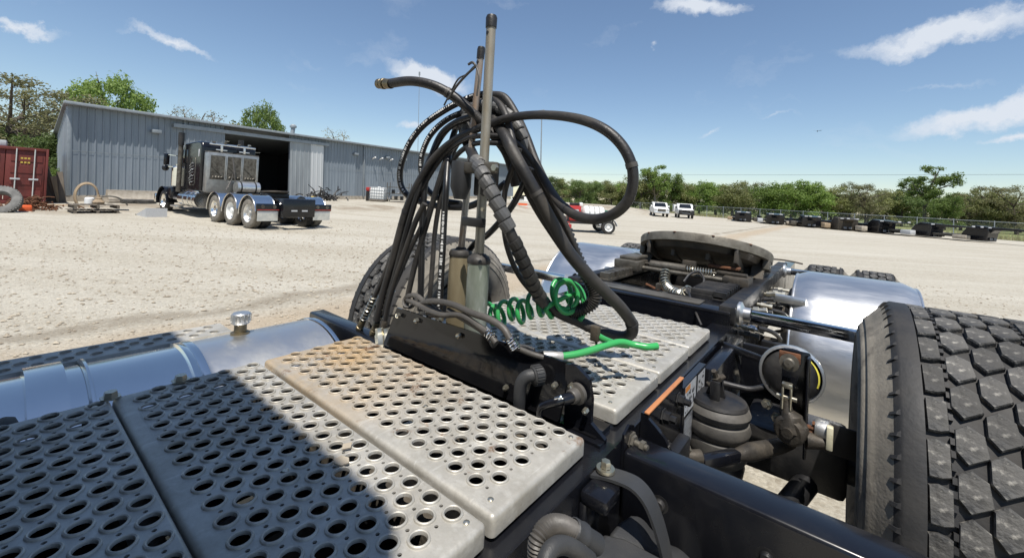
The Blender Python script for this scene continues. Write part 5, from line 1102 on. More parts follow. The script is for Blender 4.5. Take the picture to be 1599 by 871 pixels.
# suspension bracket on the rail with an orange-rusty top edge
MB().box(.464,.484,1.085,1.385,.72,1.010).build('hanger_plate', 'black_paint', T)
MB().rbox(.473,.486,1.083,1.388,1.0105,1.016,.002).build('bare_edge', 'primer_orange', T)
m = MB(); m.prism([(.484,.72),(.484,1.000),(.505,.985),(.528,.965),(.545,.935),(.552,.89),(.552,.72)], 1.085, 1.097, Matrix(((1,0,0,0),(0,0,1,0),(0,1,0,0),(0,0,0,1)))); m.build('hanger_flange', 'black_paint', T)
MB().rbox(.525,.556,1.098,1.22,.72,.93,.006).build('hanger_gusset', 'black_dusty', T)
for (y, z, k) in ((1.20,.965,1.0), (1.335,.965,1.0), (1.25,.86,.8)):
    MB().lathe([(.022*k,0),(.022*k,.004),(.016*k,.004),(.016*k,.020),(.010*k,.020),(.010*k,.036),(.001,.037)], (.485, y, z), (1,0,0), 6).build('hanger_bolt', 'black_dusty', T)
MB().lathe([(.016,0),(.016,.012),(.009,.012),(.009,.026),(.001,.026)], (.545,1.094,.905), (.6,-.8,0), 6).build('hanger_bolt', 'cast_grey', T)
# safety labels on the rail
def decal(name, m, y0, y1, z0, z1, x=.4635, parent=T): return MB().add([(x,y0,z0),(x,y1,z0),(x,y1,z1),(x,y0,z1)], [(0,1,2,3)]).build(name, m, parent, smooth=False)
d1 = decal('warning_label', 'white_label', 1.405, 1.535, .885, .978, .4870); decal('label_header', 'orange_print', 1.408, 1.462, .958, .975, .4874, d1)
MB().box(.464,.4866,1.388,1.66,.70,.982).build('label_backing_plate', 'black_paint', T)
rl = random.Random(2)
m = MB()
for i in range(26): y = rl.uniform(1.41,1.51); z = rl.uniform(.89,.95); w = rl.uniform(.004,.016); h = rl.uniform(.003,.010); m.add([(.4874,y,z),(.4874,y+w,z),(.4874,y+w,z+h),(.4874,y,z+h)], [(0,1,2,3)])
m.build('label_pictogram', 'black_print', d1, smooth=False)
d2 = decal('info_label', 'grey_label', 1.41, 1.60, .775, .875, .4870)
m = MB()
for i in range(9): z = .782+i*.0095; m.add([(.4874,1.418,z),(.4874,1.418+rl.uniform(.05,.08),z),(.4874,1.48,z+.0025),(.4874,1.418,z+.0025)], [(0,1,2,3)]); m.add([(.4874,1.52,z),(.4874,1.52+rl.uniform(.04,.07),z),(.4874,1.575,z+.0025),(.4874,1.52,z+.0025)], [(0,1,2,3)])
m.build('label_text', 'white_label', d2, smooth=False)
d3 = decal('info_label', 'white_label', 1.555, 1.65, .905, .972, .4870)
m = MB()
for i in range(18): y = rl.uniform(1.56,1.63); z = rl.uniform(.91,.96); w = rl.uniform(.004,.014); h = rl.uniform(.003,.009); m.add([(.4874,y,z),(.4874,y+w,z),(.4874,y+w,z+h),(.4874,y,z+h)], [(0,1,2,3)])
m.build('label_text', 'black_print', d3, smooth=False)
# air bag
c = (.550, 1.58, .066)
G = MB().lathe([(r*.84, z) for r, z in [(.098,.645),(.112,.665),(.120,.695),(.112,.722),(.101,.728),(.112,.735),(.121,.757),(.113,.778),(.102,.783),(.112,.790),(.118,.808),(.109,.826),(.095,.834)]], c, (0,0,1), 48).build('air_bag', 'bellows', T)
MB().lathe([(.001,.848),(.067,.847),(.085,.842),(.090,.833),(.084,.828)], c, (0,0,1), 48).build('bag_top_plate', 'black_dusty', G)
MB().lathe([(.076,.560),(.088,.635),(.084,.648)], c, (0,0,1), 40).build('bag_piston', 'black_dusty', G)
MB().rbox(.530,.560,1.535,1.550,.905,.975,.005).prism([(.51,.915),(.57,.915),(.555,.98),(.53,.98)], 1.575, 1.587, Matrix(((1,0,0,0),(0,0,1,0),(0,1,0,0),(0,0,0,1)))).build('bag_bracket', 'black_dusty', G)
MB().lathe([(.016,0),(.016,.016),(.009,.016),(.009,.04),(.001,.04)], (.545,1.56,.972), (-.2,-.5,1), 6).bar((.520,1.545,.955), (.565,1.575,.99), .022, .008, .002).build('bag_stud', 'cast_dark', G)
hose('air_line', [(0.547, 1.660, 0.932), (0.586, 1.670, 0.930), (0.628, 1.680, 0.931), (0.665, 1.690, 0.947), (0.689, 1.700, 0.960)], .0095, 'hose_rubber', 8, 12)
# trailing arm
p0 = Vector((0.565, 1.300, 0.825)); p1_ = Vector((0.755, 1.640, 0.812))
m = MB(); m.bar(p0, p0.lerp(p1_,.38), .034, .034, .008); m.build('trailing_arm', 'black_paint', T)
m = MB(); q0 = p0.lerp(p1_,.36); m.tube([q0, q0.lerp(p1_,.25), q0.lerp(p1_,.8), p1_], [.017,.026,.022,.016], 12); m.build('arm_casting', 'cast_dark', T)
m = MB(); m.lathe([(.001,-.022),(.016,-.022),(.018,-.019),(.018,.019),(.016,.022),(.001,.022)], Vector((0.552, 1.280, 0.846)), (.8,.6,.1), 18); m.build('arm_bushing', 'cast_dark', T)
MB().lathe([(.013,0),(.013,.009),(.001,.010)], Vector((0.541, 1.250, 0.876)), (-.3,-1,.3), 6).build('bushing_bolt', 'zinc', T)
m = MB(); m.rbox(.49,.58,1.26,1.46,.66,.72,.012); m.cyl((.52,1.3,.64), (.80,1.5,.60), .028, n=14); m.build('arm_hanger', 'black_paint', T)
# brake chamber with clamp band
ch = Vector((0.742, 1.700, 1.011)); ax_ = Vector((.10,-1,.16)).normalized()
CH_ = MB().lathe([(.001,.010),(.055,.010),(.074,.004),(.084,-.008),(.084,-.02),(.078,-.06),(.078,-.13),(.062,-.15),(.001,-.15)], ch, ax_, 44).build('brake_chamber', 'black_dusty', T)
MB().lathe([(.0845,-.016),(.092,-.014),(.094,-.004),(.092,.006),(.0845,.008)], ch, ax_, 44, 0, 2*PI).build('clamp_band', 'aluminium', CH_)
uu = Vector((1,0,0)); uu = (uu-ax_*uu.dot(ax_)).normalized(); ww = ax_.cross(uu)
m = MB(); vs = []; n_ = 14
for i in range(n_+1):
    a = math.radians(-18) + math.radians(75)*i/n_
    if True:
        dvec = uu*math.cos(a) - ww*math.sin(a) if ww.z < 0 else uu*math.cos(a) + ww*math.sin(a)
        vs += [ch + ax_*.0062 + dvec*.073, ch + ax_*.0015 + dvec*.078]
m.add(vs, [(2*i, 2*i+1, 2*i+3, 2*i+2) for i in range(n_)]); m.build('yellow_warning_strip', 'yellow_label', CH_)
# bracket in front of the chamber, yoke and slack adjuster
b0 = Vector((0.723, 1.600, 1.092)); 
M_ = Matrix.Translation(Vector((0.765, 1.600, 1.016)))
m = MB(); m.rbox(-.042, .030, -.006, .006, -.17, .105, .005, 2, M_); m.rbox(.024, .032, -.050, .004, -.20, .10, .003, 2, M_); m.build('chamber_bracket', 'black_paint', T)
g = Vector((0.745, 1.555, 1.091)); MB().lathe([(.026,0),(.026,.004),(.015,.004),(.016,.016),(.012,.020),(.001,.021)], g, (0,-1,.1), 20).build('chamber_nut', 'cast_grey', T)
MB().rbox(-.028,.028,-.004,.004,-.01,.022,.003,2,Matrix.Translation(g+Vector((0,.008,.008)))).build('rusty_edge', 'rust', T)
y0_ = Vector((0.744, 1.540, 1.019)); m = MB(); m.rbox(-.014,-.007,-.012,.012,-.065,.012,.003,2,Matrix.Translation(y0_)); m.rbox(.007,.014,-.012,.012,-.065,.012,.003,2,Matrix.Translation(y0_)); m.rbox(-.014,.014,-.012,.012,.0,.014,.003,2,Matrix.Translation(y0_)); m.build('push_rod_yoke', 'zinc', T)
MB().cyl(y0_+Vector((-.026,0,-.030)), y0_+Vector((.026,0,-.030)), .007, n=10).build('clevis_pin', 'zinc', T)
s0 = Vector((0.759, 1.540, 0.899)); m = MB(); m.tube([y0_+Vector((0,.002,-.035)), y0_+Vector((.002,.004,-.07)), s0+Vector((0,0,.04)), s0], [.011,.017,.028,.036], 12); m.lathe([(.001,.026),(.034,.026),(.042,.018),(.042,-.018),(.034,-.026),(.001,-.026)], s0, (.25,1,0), 20); m.build('slack_adjuster', 'rust_mud' if 'rust_mud' in MATS else 'cast_dark', T)
MB().cyl(s0+Vector((-.006,-.03,0)), s0+Vector((-.008,-.040,0)), .015, n=12).build('adjuster_bolt', 'cast_dark', T)
s1 = s0 + Vector((.035,.01,-.02)); MB().tube([s1, s1+Vector((.03,.01,.0)), s1+Vector((.06,.01,.005))], [.026,.020,.014], 12).build('cam_tube', 'cast_dark', T)
e0 = Vector((0.835, 1.580, 0.908)); MB().lathe([(.001,-.02),(.026,-.02),(.03,-.012),(.03,.012),(.022,.02),(.001,.02)], e0, (1,0,0), 18).build('cam_bearing', 'aluminium', T)
MB().rbox(-.006,.010,-.020,.004,-.036,.030,.003,2,Matrix.Translation(e0+Vector((.014,-.02,0)))).build('pale_tag', 'cream_label', T)
for k in range(3): MB().cyl(e0+Vector((-.05+.012*k,-.01,-.012+.014*k)), e0+Vector((-.02+.012*k,-.012,-.012+.014*k)), .007, n=6).build('bolt', 'rust', T)
bp0 = Vector((0.880, 1.620, 0.876)); MB().rbox(-.040,.045,-.004,.004,-.045,.045,.003,2,Matrix.Translation(bp0)).build('mud_guard_plate', 'black_dusty', T)
for c in ((.69,1.60,.93), (.72,1.58,.905)): MB().lathe([(.016,0),(.016,.014),(.009,.014),(.009,.03),(.001,.03)], c, (-.2,-1,.2), 6).build('bolt', 'zinc', T)
MB().rbox(.48,.76,1.12,1.80,.40,.43,.01).build('dark_gap_plate', 'black_dusty', T)  # black plates added to darken the pale ground gap beside the tyre
MB().rbox(.76,.93,1.15,1.36,.46,.50,.01).build('dark_gap_plate', 'black_dusty', T)
# lower links, spring brake and shock visible through the gaps
MB().cyl((.62,1.15,.55), (.80,1.75,.66), .035, n=14).build('lower_link', 'black_dusty', T)
MB().cyl((.46,1.25,.60), (.92,1.30,.60), .045, n=16).build('torque_tube', 'black_paint', T)
MB().rbox(.60,.90,1.72,1.98,.64,.80,.02).build('axle_seat', 'black_dusty', T)
MB().rbox(.468,.52,1.68,2.2,.72,.96,.01).build('side_gusset', 'black_paint', T)
MB().rbox(.525,.74,2.14,2.17,.50,.955,.008).build('dark_backing_plate', 'black_paint', T)  # black backing added to keep the gap behind the brake gear dark
MB().rbox(.56,.70,2.46,2.50,.35,.90,.008).build('splash_plate', 'black_dusty', T)
MB().bar((.47,2.02,.96), (.72,2.10,.90), .03, .03, .005).bar((.52,2.05,.93), (.56,2.05,.78), .02, .01).build('brace_bar', 'black_paint', T)

# ------------------------------------------------------------------ parked sleeper tractor in front of the shop
XZ = Matrix(((1,0,0,0),(0,0,1,0),(0,1,0,0),(0,0,0,1)))     # outlines given in (x, z), extruded along y
def small_wheel(parent, c, side, r=.50, w=.28, rim='polished', tyre='rubber', hub=True, name='wheel'):
    W_ = empty(name, c); W_.parent = parent; W_.rotation_euler = (0, 0, 0 if side > 0 else PI)
    m = MB(); h = w/2
    m.lathe([(r*.58,-h*.7),(r*.62,-h),(r*.86,-h*1.02),(r*.97,-h*.86),(r,-h*.7),(r,-h*.3),(r*.985,-h*.26),(r*.985,-h*.2),(r,-h*.16),(r,h*.16),(r*.985,h*.2),(r*.985,h*.26),(r,h*.3),(r,h*.7),(r*.97,h*.86),(r*.86,h*1.02),(r*.62,h),(r*.58,h*.7)], (0,0,0), (0,1,0), 36); m.build('tyre', tyre, W_)
    m = MB(); m.lathe([(r*.60,h*.72),(r*.60,h*.95),(r*.56,h*.9),(r*.52,h*.5),(r*.48,h*.05),(r*.34,-h*.05),(r*.30,h*.25),(r*.22,h*.35),(r*.20,h*.75),(.001,h*.8)], (0,0,0), (0,1,0), 30); m.lathe([(r*.6,h*.72),(r*.55,-h*.6),(r*.59,-h*.8)], (0,0,0), (0,1,0), 30)
    R_ = m.build('rim', rim, W_)
    if hub:
        m = MB()
        for i in range(10): a = 2*PI*i/10; m.cyl((r*.27*math.cos(a), h*.0, r*.27*math.sin(a)), (r*.27*math.cos(a), h*.35, r*.27*math.sin(a)), r*.03, n=6)
        o = m.build('lug_nuts', 'chrome', W_); o['kind'] = 'stuff'
    return W_
def arc_fender(parent, x, z, r, a0, a1, y0, y1, m='polished', n=16, name='fender'):
    mb = MB()
    for rr in (r, r-.012):
        vs = []
        for i in range(n+1):
            a = math.radians(a0 + (a1-a0)*i/n)
            for y in (y0, y1): vs.append((x + rr*math.cos(a), y, z + rr*math.sin(a)))
        mb.add(vs, [(2*i, 2*i+1, 2*i+3, 2*i+2) for i in range(n)])
    for y in (y0, y1): mb.tube([(x+r*math.cos(math.radians(a0+(a1-a0)*i/n)), y, z+r*math.sin(math.radians(a0+(a1-a0)*i/n))) for i in range(n+1)], .016, 6)
    return mb.build(name, m, parent)
mat('rack_grey', (.40,.40,.385), .38, .7, (.28,.275,.26), 5, .4, .7)
def sleeper():
    K = empty('sleeper_truck', (-14.57, 6.65, 0), math.radians(184)); tag(K, 'black sleeper road tractor with three polished rear axles parked before the shop', 'truck')
    for s in (-1, 1): MB().rbox(-.8, 8.4, s*.43-.04, s*.43+.04, .72, 1.0, .01).build('frame_rail', 'black_paint', K)
    for i, x in enumerate((0, 1.30, 2.60)):
        for s in (-1, 1):
            small_wheel(K, (x, s*1.07, .5), s, rim=('aluminium','white_paint','polished')[i], tyre='sidewall'); small_wheel(K, (x, s*.74, .5), s, hub=False)
            arc_fender(K, x, .5, .60, -6, 170, s*.60, s*1.23, 'polished')
    for s in (-1, 1): small_wheel(K, (7.9, s*1.05, .5), s, tyre='rubber'); 
    # cab and sleeper shell
    m = MB(); m.prism([(4.62,1.02),(6.85,1.02),(6.85,2.05),(6.55,2.85),(6.35,3.0),(5.0,3.06),(4.72,3.02),(4.62,2.86)], -1.0, 1.0, XZ); o = m.build('cab_body', 'black_paint', K); bv = o.modifiers.new('b','BEVEL'); bv.width = .07; bv.segments = 3
    m = MB(); m.prism([(6.85,1.0),(8.75,.95),(8.85,1.2),(8.75,1.75),(6.85,1.98)], -.62, .62, XZ); o = m.build('hood', 'black_paint', K); bv = o.modifiers.new('b','BEVEL'); bv.width = .10; bv.segments = 3
    MB().box(8.80,8.90,-.5,.5,.85,1.72).build('grille', 'polished', K); MB().rbox(8.9,9.05,-1.2,1.2,.4,.78,.04).build('bumper', 'polished', K)
    for s in (-1, 1):
        arc_fender(K, 7.9, .5, .62, -12, 185, s*.66, s*1.25, 'black_paint', name='front_fender')
        MB().rbox(6.9, 7.5, s*1.0-.22, s*1.0+.22, .62, 1.12, .08).build('fender_skirt', 'black_paint', K)
        MB().cyl((6.98, s*1.02, 1.18), (6.98, s*1.02, 1.95), .20, n=20).lathe([(.2,0),(.15,.06),(.08,.08),(.08,.16)], (6.98, s*1.02, 1.95), n=20).build('air_cleaner', 'polished', K)
        P_ = MB().cyl((6.42, s*1.13, .95), (6.42, s*1.13, 3.05), .085, n=16).build('exhaust_stack', 'cast_grey' if s < 0 else 'cast_grey', K); MB().cyl((6.42, s*1.13, 2.9), (6.42, s*1.13, 3.42), .11, n=16).build('stack_heat_shield', 'black_dusty', P_)
        Q = MB().bar((6.95, s*1.0, 2.45), (7.05, s*1.42, 2.48), .03, .03).bar((6.95, s*1.0, 1.98), (7.05, s*1.42, 1.98), .03, .03).build('mirror_arm', 'chrome', K)
        MB().rbox(7.02, 7.09, s*1.40-.10, s*1.40+.10, 2.05, 2.52, .03).build('mirror_head', 'black_paint', Q); MB().ball((7.05, s*1.42, 1.92), .06, .13, .13, 12).build('spot_mirror', 'black_paint', Q)
        MB().cyl((4.4, s*.92, .70), (6.2, s*.92, .70), .31, n=28).build('fuel_tank', 'polished', K)
        for x in (4.7, 5.1, 5.6): MB().lathe([(.315,0),(.325,.005),(.325,.05),(.315,.055)], (x, s*.92, .70), (1,0,0), 28).build('tank_strap', 'chrome', K)
        MB().rbox(6.25, 6.95, s*1.1-.15, s*1.1+.12, .30, .38, .02).rbox(6.3, 6.9, s*1.05-.15, s*1.05+.1, .62, .70, .02).build('cab_step', 'aluminium', K)
        MB().rbox(4.66, 6.8, s*1.01-.02, s*1.01+.015, .98, 1.05, .008).build('rocker_trim', 'polished', K)
        # door outline and grab handle
        w = MB(); zf = [(5.15,1.35),(5.15,2.30),(5.22,2.38),(5.60,2.38),(5.66,2.30),(5.66,1.35),(5.58,1.27),(5.22,1.27),(5.15,1.35)]; w.tube([(x, s*1.004, z) for x, z in zf], .012, 6); w.build('sleeper_door_seam', 'cast_grey', K)
        MB().rbox(6.0, 6.75, s*1.0-.01, s*1.0+.012, 2.15, 2.72, .05).build('side_window', 'glass_dark', K)
        MB().rbox(4.82, 4.90, s*1.0-.005, s*1.0+.02, 2.42, 2.72, .01).build('marker_light', 'white_label', K)
    # brushed flame graphic on the near door
    rnd = random.Random(5); g = MB()
    for i in range(9):
        x = 5.62 + .06*(i % 3); z = 1.36 + .085*i; pts = [(x, 1.018, z), (x-.12, 1.018, z+.05), (x-.26-.05*(i%2), 1.018, z+.03+.06*(i%3)), (x-.40, 1.018, z+.10)]; g.tube(crom(pts, 4), [.011*(1-k/14)+.002 for k in range(13)], 5)
    g.build('door_graphic', 'white_label', K)
    # cab-width aluminium rack with three pockets
    H = MB().rbox(4.18, 4.50, -.95, .95, 1.03, 2.62, .03).build('headache_rack', 'rack_grey', K)
    for y0, y1 in ((-.86,-.32), (-.27,.27), (.32,.86)):
        MB().box(4.172, 4.178, y0, y1, 1.55, 2.50).build('rack_pocket', 'cast_grey', H)
        for y in (y0, y1): MB().bar((4.165,y,1.53), (4.165,y,2.52), .04, .03, .008).build('rack_post', 'rack_grey', H)
        MB().bar((4.160,y0+.05,1.65), (4.160,y1-.05,2.10), .02, .03).build('rack_stake', 'cast_grey', H)
        for k in range(4): MB().lathe([(.05,-.02),(.07,0),(.05,.02)], (4.14, y0+.1+.1*k, 1.62), (1,0,0), 12).build('chain_loop', 'cast_grey', H)
    for y in (-.75, -.25, .25, .75): MB().rbox(4.2, 4.5, y-.20, y+.20, 2.621, 2.66, .01).build('rack_lid', 'cast_grey', H)
    # roof lamp bar over the rack
    m = MB()
    for y in (-.42, .42): m.bar((4.35,y,2.66), (4.35,y,2.98), .08, .06, .01); m.bar((4.35,y-.20,2.74), (4.35,y+.20,2.74), .05, .05, .01)
    m.bar((4.35,-.85,2.95), (4.35,.85,2.95), .07, .07, .02); m.bar((4.35,-.6,3.08), (4.35,-.6,2.95), .1, .05); m.build('lamp_bar', 'aluminium', K)
    for y in (-.6, -.2, .3, .7): MB().rbox(4.30, 4.40, y-.05, y+.05, 2.99, 3.06, .02).build('work_lamp', 'cast_grey', K)
    MB().tube(crom([(4.1,.1,2.5),(4.0,.08,2.0),(4.02,.12,1.6),(3.9,.35,1.15)], 8), .024, 6).tube(crom([(4.1,.1,2.5),(3.98,.05,1.9),(3.95,.0,1.4),(3.8,-.05,1.08)], 8), .024, 6).build('air_lines', 'cable_grey', K)
    Dm = MB().cyl((3.80,-.80,1.28), (3.80,.05,1.28), .235, n=28).build('round_air_tank', 'aluminium', K)
    for y in (-.66, -.12): MB().lathe([(.237,0),(.246,.005),(.246,.05),(.237,.055)], (3.80, y, 1.28), (0,1,0), 28).build('tank_strap', 'black_dusty', Dm)
    # deck, fifth wheel, tail
    MB().box(2.9, 4.15, -.95, .95, 1.005, 1.03).build('deck_plate', 'cast_grey', K)
    for x in (.65, 1.95): MB().box(x-.1, x+.1, -.62, .62, 1.005, 1.02).build('deck_bridge', 'black_dusty', K)
    F = MB().lathe([(.001,.03),(.44,.03),(.46,.01),(.46,-.02),(.40,-.05),(.001,-.06)], (.75,0,1.22), (.06,0,1), 30).build('fifth_wheel', 'cast_dark', K); MB().rbox(.5,1.0,-.40,.40,1.0,1.17,.02).build('fifth_wheel_base', 'black_dusty', F)
    MB().rbox(-.98,-.70,-.56,.56,.42,1.04,.03).build('rear_box', 'black_paint', K)
    for y in (-.18, .18): MB().box(-.987,-.981,y-.10,y+.10,.62,.67).build('plate_lamp', 'white_label', K)
    for s in (-1, 1):
        B = MB().rbox(-.80,-.70,s*.93-.36,s*.93+.36,.62,.86,.02).build('tail_light_bar', 'black_paint', K)
        for y in (s*.93-.18, s*.93+.18): MB().cyl((-.801,y,.76), (-.815,y,.76), .06, n=16).build('tail_light', 'cast_grey', B)
        MB().box(-.806,-.801,s*.93-.34,s*.93+.34,.655,.675).build('reflector_strip', 'red_paint', B)
        MB().box(-.78,-.765,s*.93-.32,s*.93+.32,.30,.62).build('mud_flap', 'aluminium', K)
        MB().box(-.786,-.781,s*.93-.30,s*.93+.30,.56,.61).build('flap_weight', 'white_label', K)
sleeper()

# ------------------------------------------------------------------ left of the shop
def container():
    (x, y) = (-26.87, 0.56); K = empty('shipping_container', (x, y, 0), math.radians(-3)); tag(K, 'weathered dark red shipping container with lock rods beside the shop', 'container')
    W_, H_, L_ = 2.44, 2.45, 6.06
    m = MB(); n = 24
    for s in (-1, 1):
        pts = [(-L_ + L_*i/n, s*(W_/2 - (.035 if (i//1) % 2 else 0))) for i in range(n+1)]
        m.add([(px, py, .15) for px, py in pts] + [(px, py, H_-.1) for px, py in pts], [(i, i+1, n+2+i, n+1+i) for i in range(n)])
    m.build('side_wall', 'container_red', K, smooth=False)
    MB().box(-L_, 0, -W_/2, W_/2, H_-.06, H_).build('roof', 'container_red', K); MB().box(-L_, -L_+.05, -W_/2, W_/2, .1, H_).build('front_wall', 'container_red', K)
    m = MB()
    for s in (-1, 1): m.rbox(-.16, .02, s*W_/2-.08 if s > 0 else -W_/2, W_/2 if s > 0 else -W_/2+.08, 0, H_, .01)
    m.rbox(-.16,.02,-W_/2+.08,W_/2-.08,H_-.13,H_+.002,.01).rbox(-.16,.02,-W_/2+.08,W_/2-.08,0,.16,.01); m.build('door_frame', 'container_red', K)
    for s in (-1, 1):
        D = MB().rbox(-.10,-.04, .01 if s > 0 else -W_/2+.09, W_/2-.09 if s > 0 else -.01, .17, H_-.14, .01).build('door', 'container_red', K)
        for k in range(4): MB().box(-.039,-.020, s*.15 if s > 0 else -1.05, 1.05 if s > 0 else -.15, .35+.5*k, .62+.5*k).build('door_panel_rib', 'container_red', D)
        for yy in (.30, .82):
            MB().cyl((.02, s*yy, .1), (.02, s*yy, H_-.06), .020, n=8).build('lock_rod', 'lime_paint', D)
            MB().rbox(.0,.05,s*yy-.14,s*yy+.14,1.05,1.12,.01).build('lock_handle', 'white_label', D)
        for k in range(2):
            for q in range(3): MB().box(-.0195,-.0185, s*.42+.10*q, s*.42+.10*q+.07, 1.95-.18*k, 2.02-.18*k).build('stencilled_marking', 'yellow_paint', D)
    r = MB().rbox(-1.0,-.2,-.75,.0,H_+.003,H_+.25,.03); o = r.build('roof_load_box', 'white_label', K)
    MB().prism([(-1.1,0),(-.1,0),(-.3,.34),(-1.0,.40)], -1.25, -.95, TR(0,0,H_+.004) @ XZ).build('roof_load_sheet', 'wood_tan', K)
container()
mat('old_tyre', (.10,.098,.092), .8, 0, (.19,.185,.172), 5, .4, .68)
def loose_tyre(name, x, y, z, r, w, rx, rz, label):
    m = MB(); h = w/2; m.lathe([(r*.55,-h*.8),(r*.6,-h),(r*.85,-h),(r*.97,-h*.8),(r,-h*.5),(r,h*.5),(r*.97,h*.8),(r*.85,h),(r*.6,h),(r*.55,h*.8),(r*.52,0),(r*.55,-h*.8)], (0,0,0), (0,0,1), 40)
    for i in range(40):
        a = 2*PI*i/40
        for s in (-1, 1): M = RZ(a+.04*s) @ TR(r*.985, 0, s*h*.42); m.box(-.01, .02, -.028, .028, -h*.3, h*.3, M)
    o = m.build(name, 'bellows' if name != 'loose_truck_tyre' else 'old_tyre'); o.location = (x, y, z); o.rotation_euler = (rx, 0, rz); tag(o, label, 'tyre'); return o
(x, y) = (-21.60, 0.39); loose_tyre('loose_truck_tyre', x, y, .40, .52, .30, math.radians(62), math.radians(75), 'loose truck tyre leaning at the far left edge by the red container')
def heap():
    (x, y) = (-22.92, 1.13); rnd = random.Random(8); m = MB()
    for i in range(170):
        a = rnd.uniform(0,6.3); d = abs(rnd.gauss(0,.42)); h = max(.03, .48 - d*.5)*rnd.random(); p = Vector((math.cos(a)*d*1.3, math.sin(a)*d*1.5, h)); q = p + Vector((rnd.gauss(0,.22), rnd.gauss(0,.22), rnd.gauss(0,.08)))
        q.z = max(q.z, .02); m.tube(crom([p, p.lerp(q,.5)+Vector((0,0,.06)), q], 3), rnd.uniform(.012,.03), 5)
    o = m.build('scrap_chain_heap', 'rust'); o.location = (x, y, 0); tag(o, 'low heap of rusty chain and scrap in front of the red container', 'scrap', kind='stuff')
    (x, y) = (-22.11, 1.00); o = MB().rbox(-.14,.14,-.16,.16,0,.24,.05).build('red_bucket', 'cone_orange'); o.location = (x, y, 0); tag(o, 'small orange-red object lying at the foot of the scrap heap', 'bucket')
heap()
rp = random.Random(3)
labs = ['tallest grey plank leaning on the shop corner, outermost left', 'dark plank leaning on the shop corner beside the tallest one', 'middle grey plank of those leaning on the shop corner', 'thin pale plank leaning low against the shop corner', 'broad dark plank nearest the ribbed front wall at the shop corner']
for i in range(5):
    (x, y) = (((-29.12, 2.10)), ((-28.68, 2.19)), ((-28.29, 2.25)), ((-28.17, 2.34)), ((-27.78, 2.39)))[i]
    L_ = (1.9,1.6,1.75,1.3,1.5)[i]; o = MB().rbox(-.11,.11,-.025,.025,0,L_,.006).build('leaning_plank', 'wood_grey' if i != 3 else 'wood_tan'); o.location = (x, y, 0); o.rotation_euler = (math.radians(rp.uniform(-6,6)), math.radians(-24+4*i), math.radians(rp.uniform(60,100))); tag(o, labs[i], 'plank', 'planks leaning on the shop corner')
for i in range(3):
    (x, y) = (-25.97, 2.42); o = MB().rbox(-.12,.12,-1.5,1.5,0,.07,.01).build('timber_plank', 'wood_tan'); o.location = (x+.1+.35*i, y+.2*i, .01); o.rotation_euler = (0,0,math.radians(3-6*i)); tag(o, ('tan plank flat on the dirt nearest the shop corner','tan plank on the dirt, middle of the flat three','tan plank on the dirt, nearest the yard')[2-i], 'plank', 'planks on the ground')
# hose coil arch, grey fender shell, stacked pallets with small containers
(x, y) = (-24.11, 2.74); K = empty('hose_coil', (x, y, 0)); tag(K, 'standing coil of tan hose against the left end of the shop wall', 'hose')
for k in range(3): MB().tube([(.06*k, math.cos(a)*.36*(1-.04*k), .55+math.sin(a)*.55*(1-.04*k)) for a in [2*PI*i/30 for i in range(30)]], .030, 8, closed=True).build('hose_turn', 'wood_tan', K)
(x, y) = (-22.52, 3.23); o = empty('loose_fender', (x, y, 0), math.radians(80)); tag(o, 'loose grey quarter fender lying by the shop wall beside the hose coil', 'fender'); arc_fender(o, 0, .0, .62, 25, 150, -.3, .3, 'cast_grey', name='shell')
(x, y) = (-21.46, 2.66); K = empty('pallet_stack', (x, y, 0), math.radians(4)); tag(K, 'low stack of dark timber pallets in front of the hose coil', 'pallet')
for k in range(2):
    for i in range(7): MB().box(-.5,.5,-.66+.19*i,-.66+.19*i+.14,.20*k+.12,.20*k+.14).build('deck_board', 'wood_grey', K)
    for yy in (-.6, 0, .56): MB().box(-.5,.5,yy,yy+.08,.20*k+.0,.20*k+.118).build('stringer', 'wood_grey', K)
(x, y) = (-21.74, 2.57); o = MB().lathe([(.001,0),(.14,0),(.14,.20),(.10,.24),(.001,.24)], n=16).build('white_pail', 'poly_white'); o.location = (x, y, .35); tag(o, 'white pail standing on the pallet stack', 'pail')
(x, y) = (-21.47, 2.79); o = MB().lathe([(.001,0),(.16,0),(.18,.08),(.10,.18),(.10,.24),(.03,.26),(.03,.36),(.001,.36)], n=16).build('tan_hopper', 'wood_tan'); o.location = (x, y, .35); tag(o, 'tan cone-topped container on the pallet stack', 'container')
(x, y) = (-27.88, 5.12); K = empty('concrete_barrier', (x, y, gz(x,y)), math.radians(99)); tag(K, 'long weathered concrete barrier block along the foot of the shop wall', 'barrier'); m = MB(); m.prism([(-.30,0),(.30,0),(.30,.18),(.16,.34),(.12,.62),(-.12,.62),(-.16,.34),(-.30,.18)], -1.3, 1.3, Matrix(((0,0,1,0),(1,0,0,0),(0,1,0,0),(0,0,0,1)))); o = m.build('barrier_body', 'concrete', K); MB().rbox(-1.31,-.9,-.31,.31,-.0,.10,.02).build('barrier_foot', 'concrete', K)
for u_ in (200, 232): pass
for i, ((x, y), lb) in enumerate((((-27.01, 4.65), 'old tyre lying flat below the concrete barrier, left one'), ((-26.57, 5.13), 'old tyre lying flat below the concrete barrier, right one'))): loose_tyre('flat_tyre', x, y, gz(x,y)+.10, .40, .20, 0, i, lb)
(x, y) = (-19.85, 4.07); K = empty('wheel_ramp', (x, y, 0), math.radians(5)); tag(K, 'pale metal wedge ramp just ahead of the sleeper truck front wheel', 'ramp'); MB().prism([(-.7,0),(.5,0),(.5,.34)], -.32, .32, XZ).build('ramp_body', 'white_label', K); MB().box(-.6,-.5,-.33,.33,.02,.05).build('ramp_lip', 'cast_grey', K)

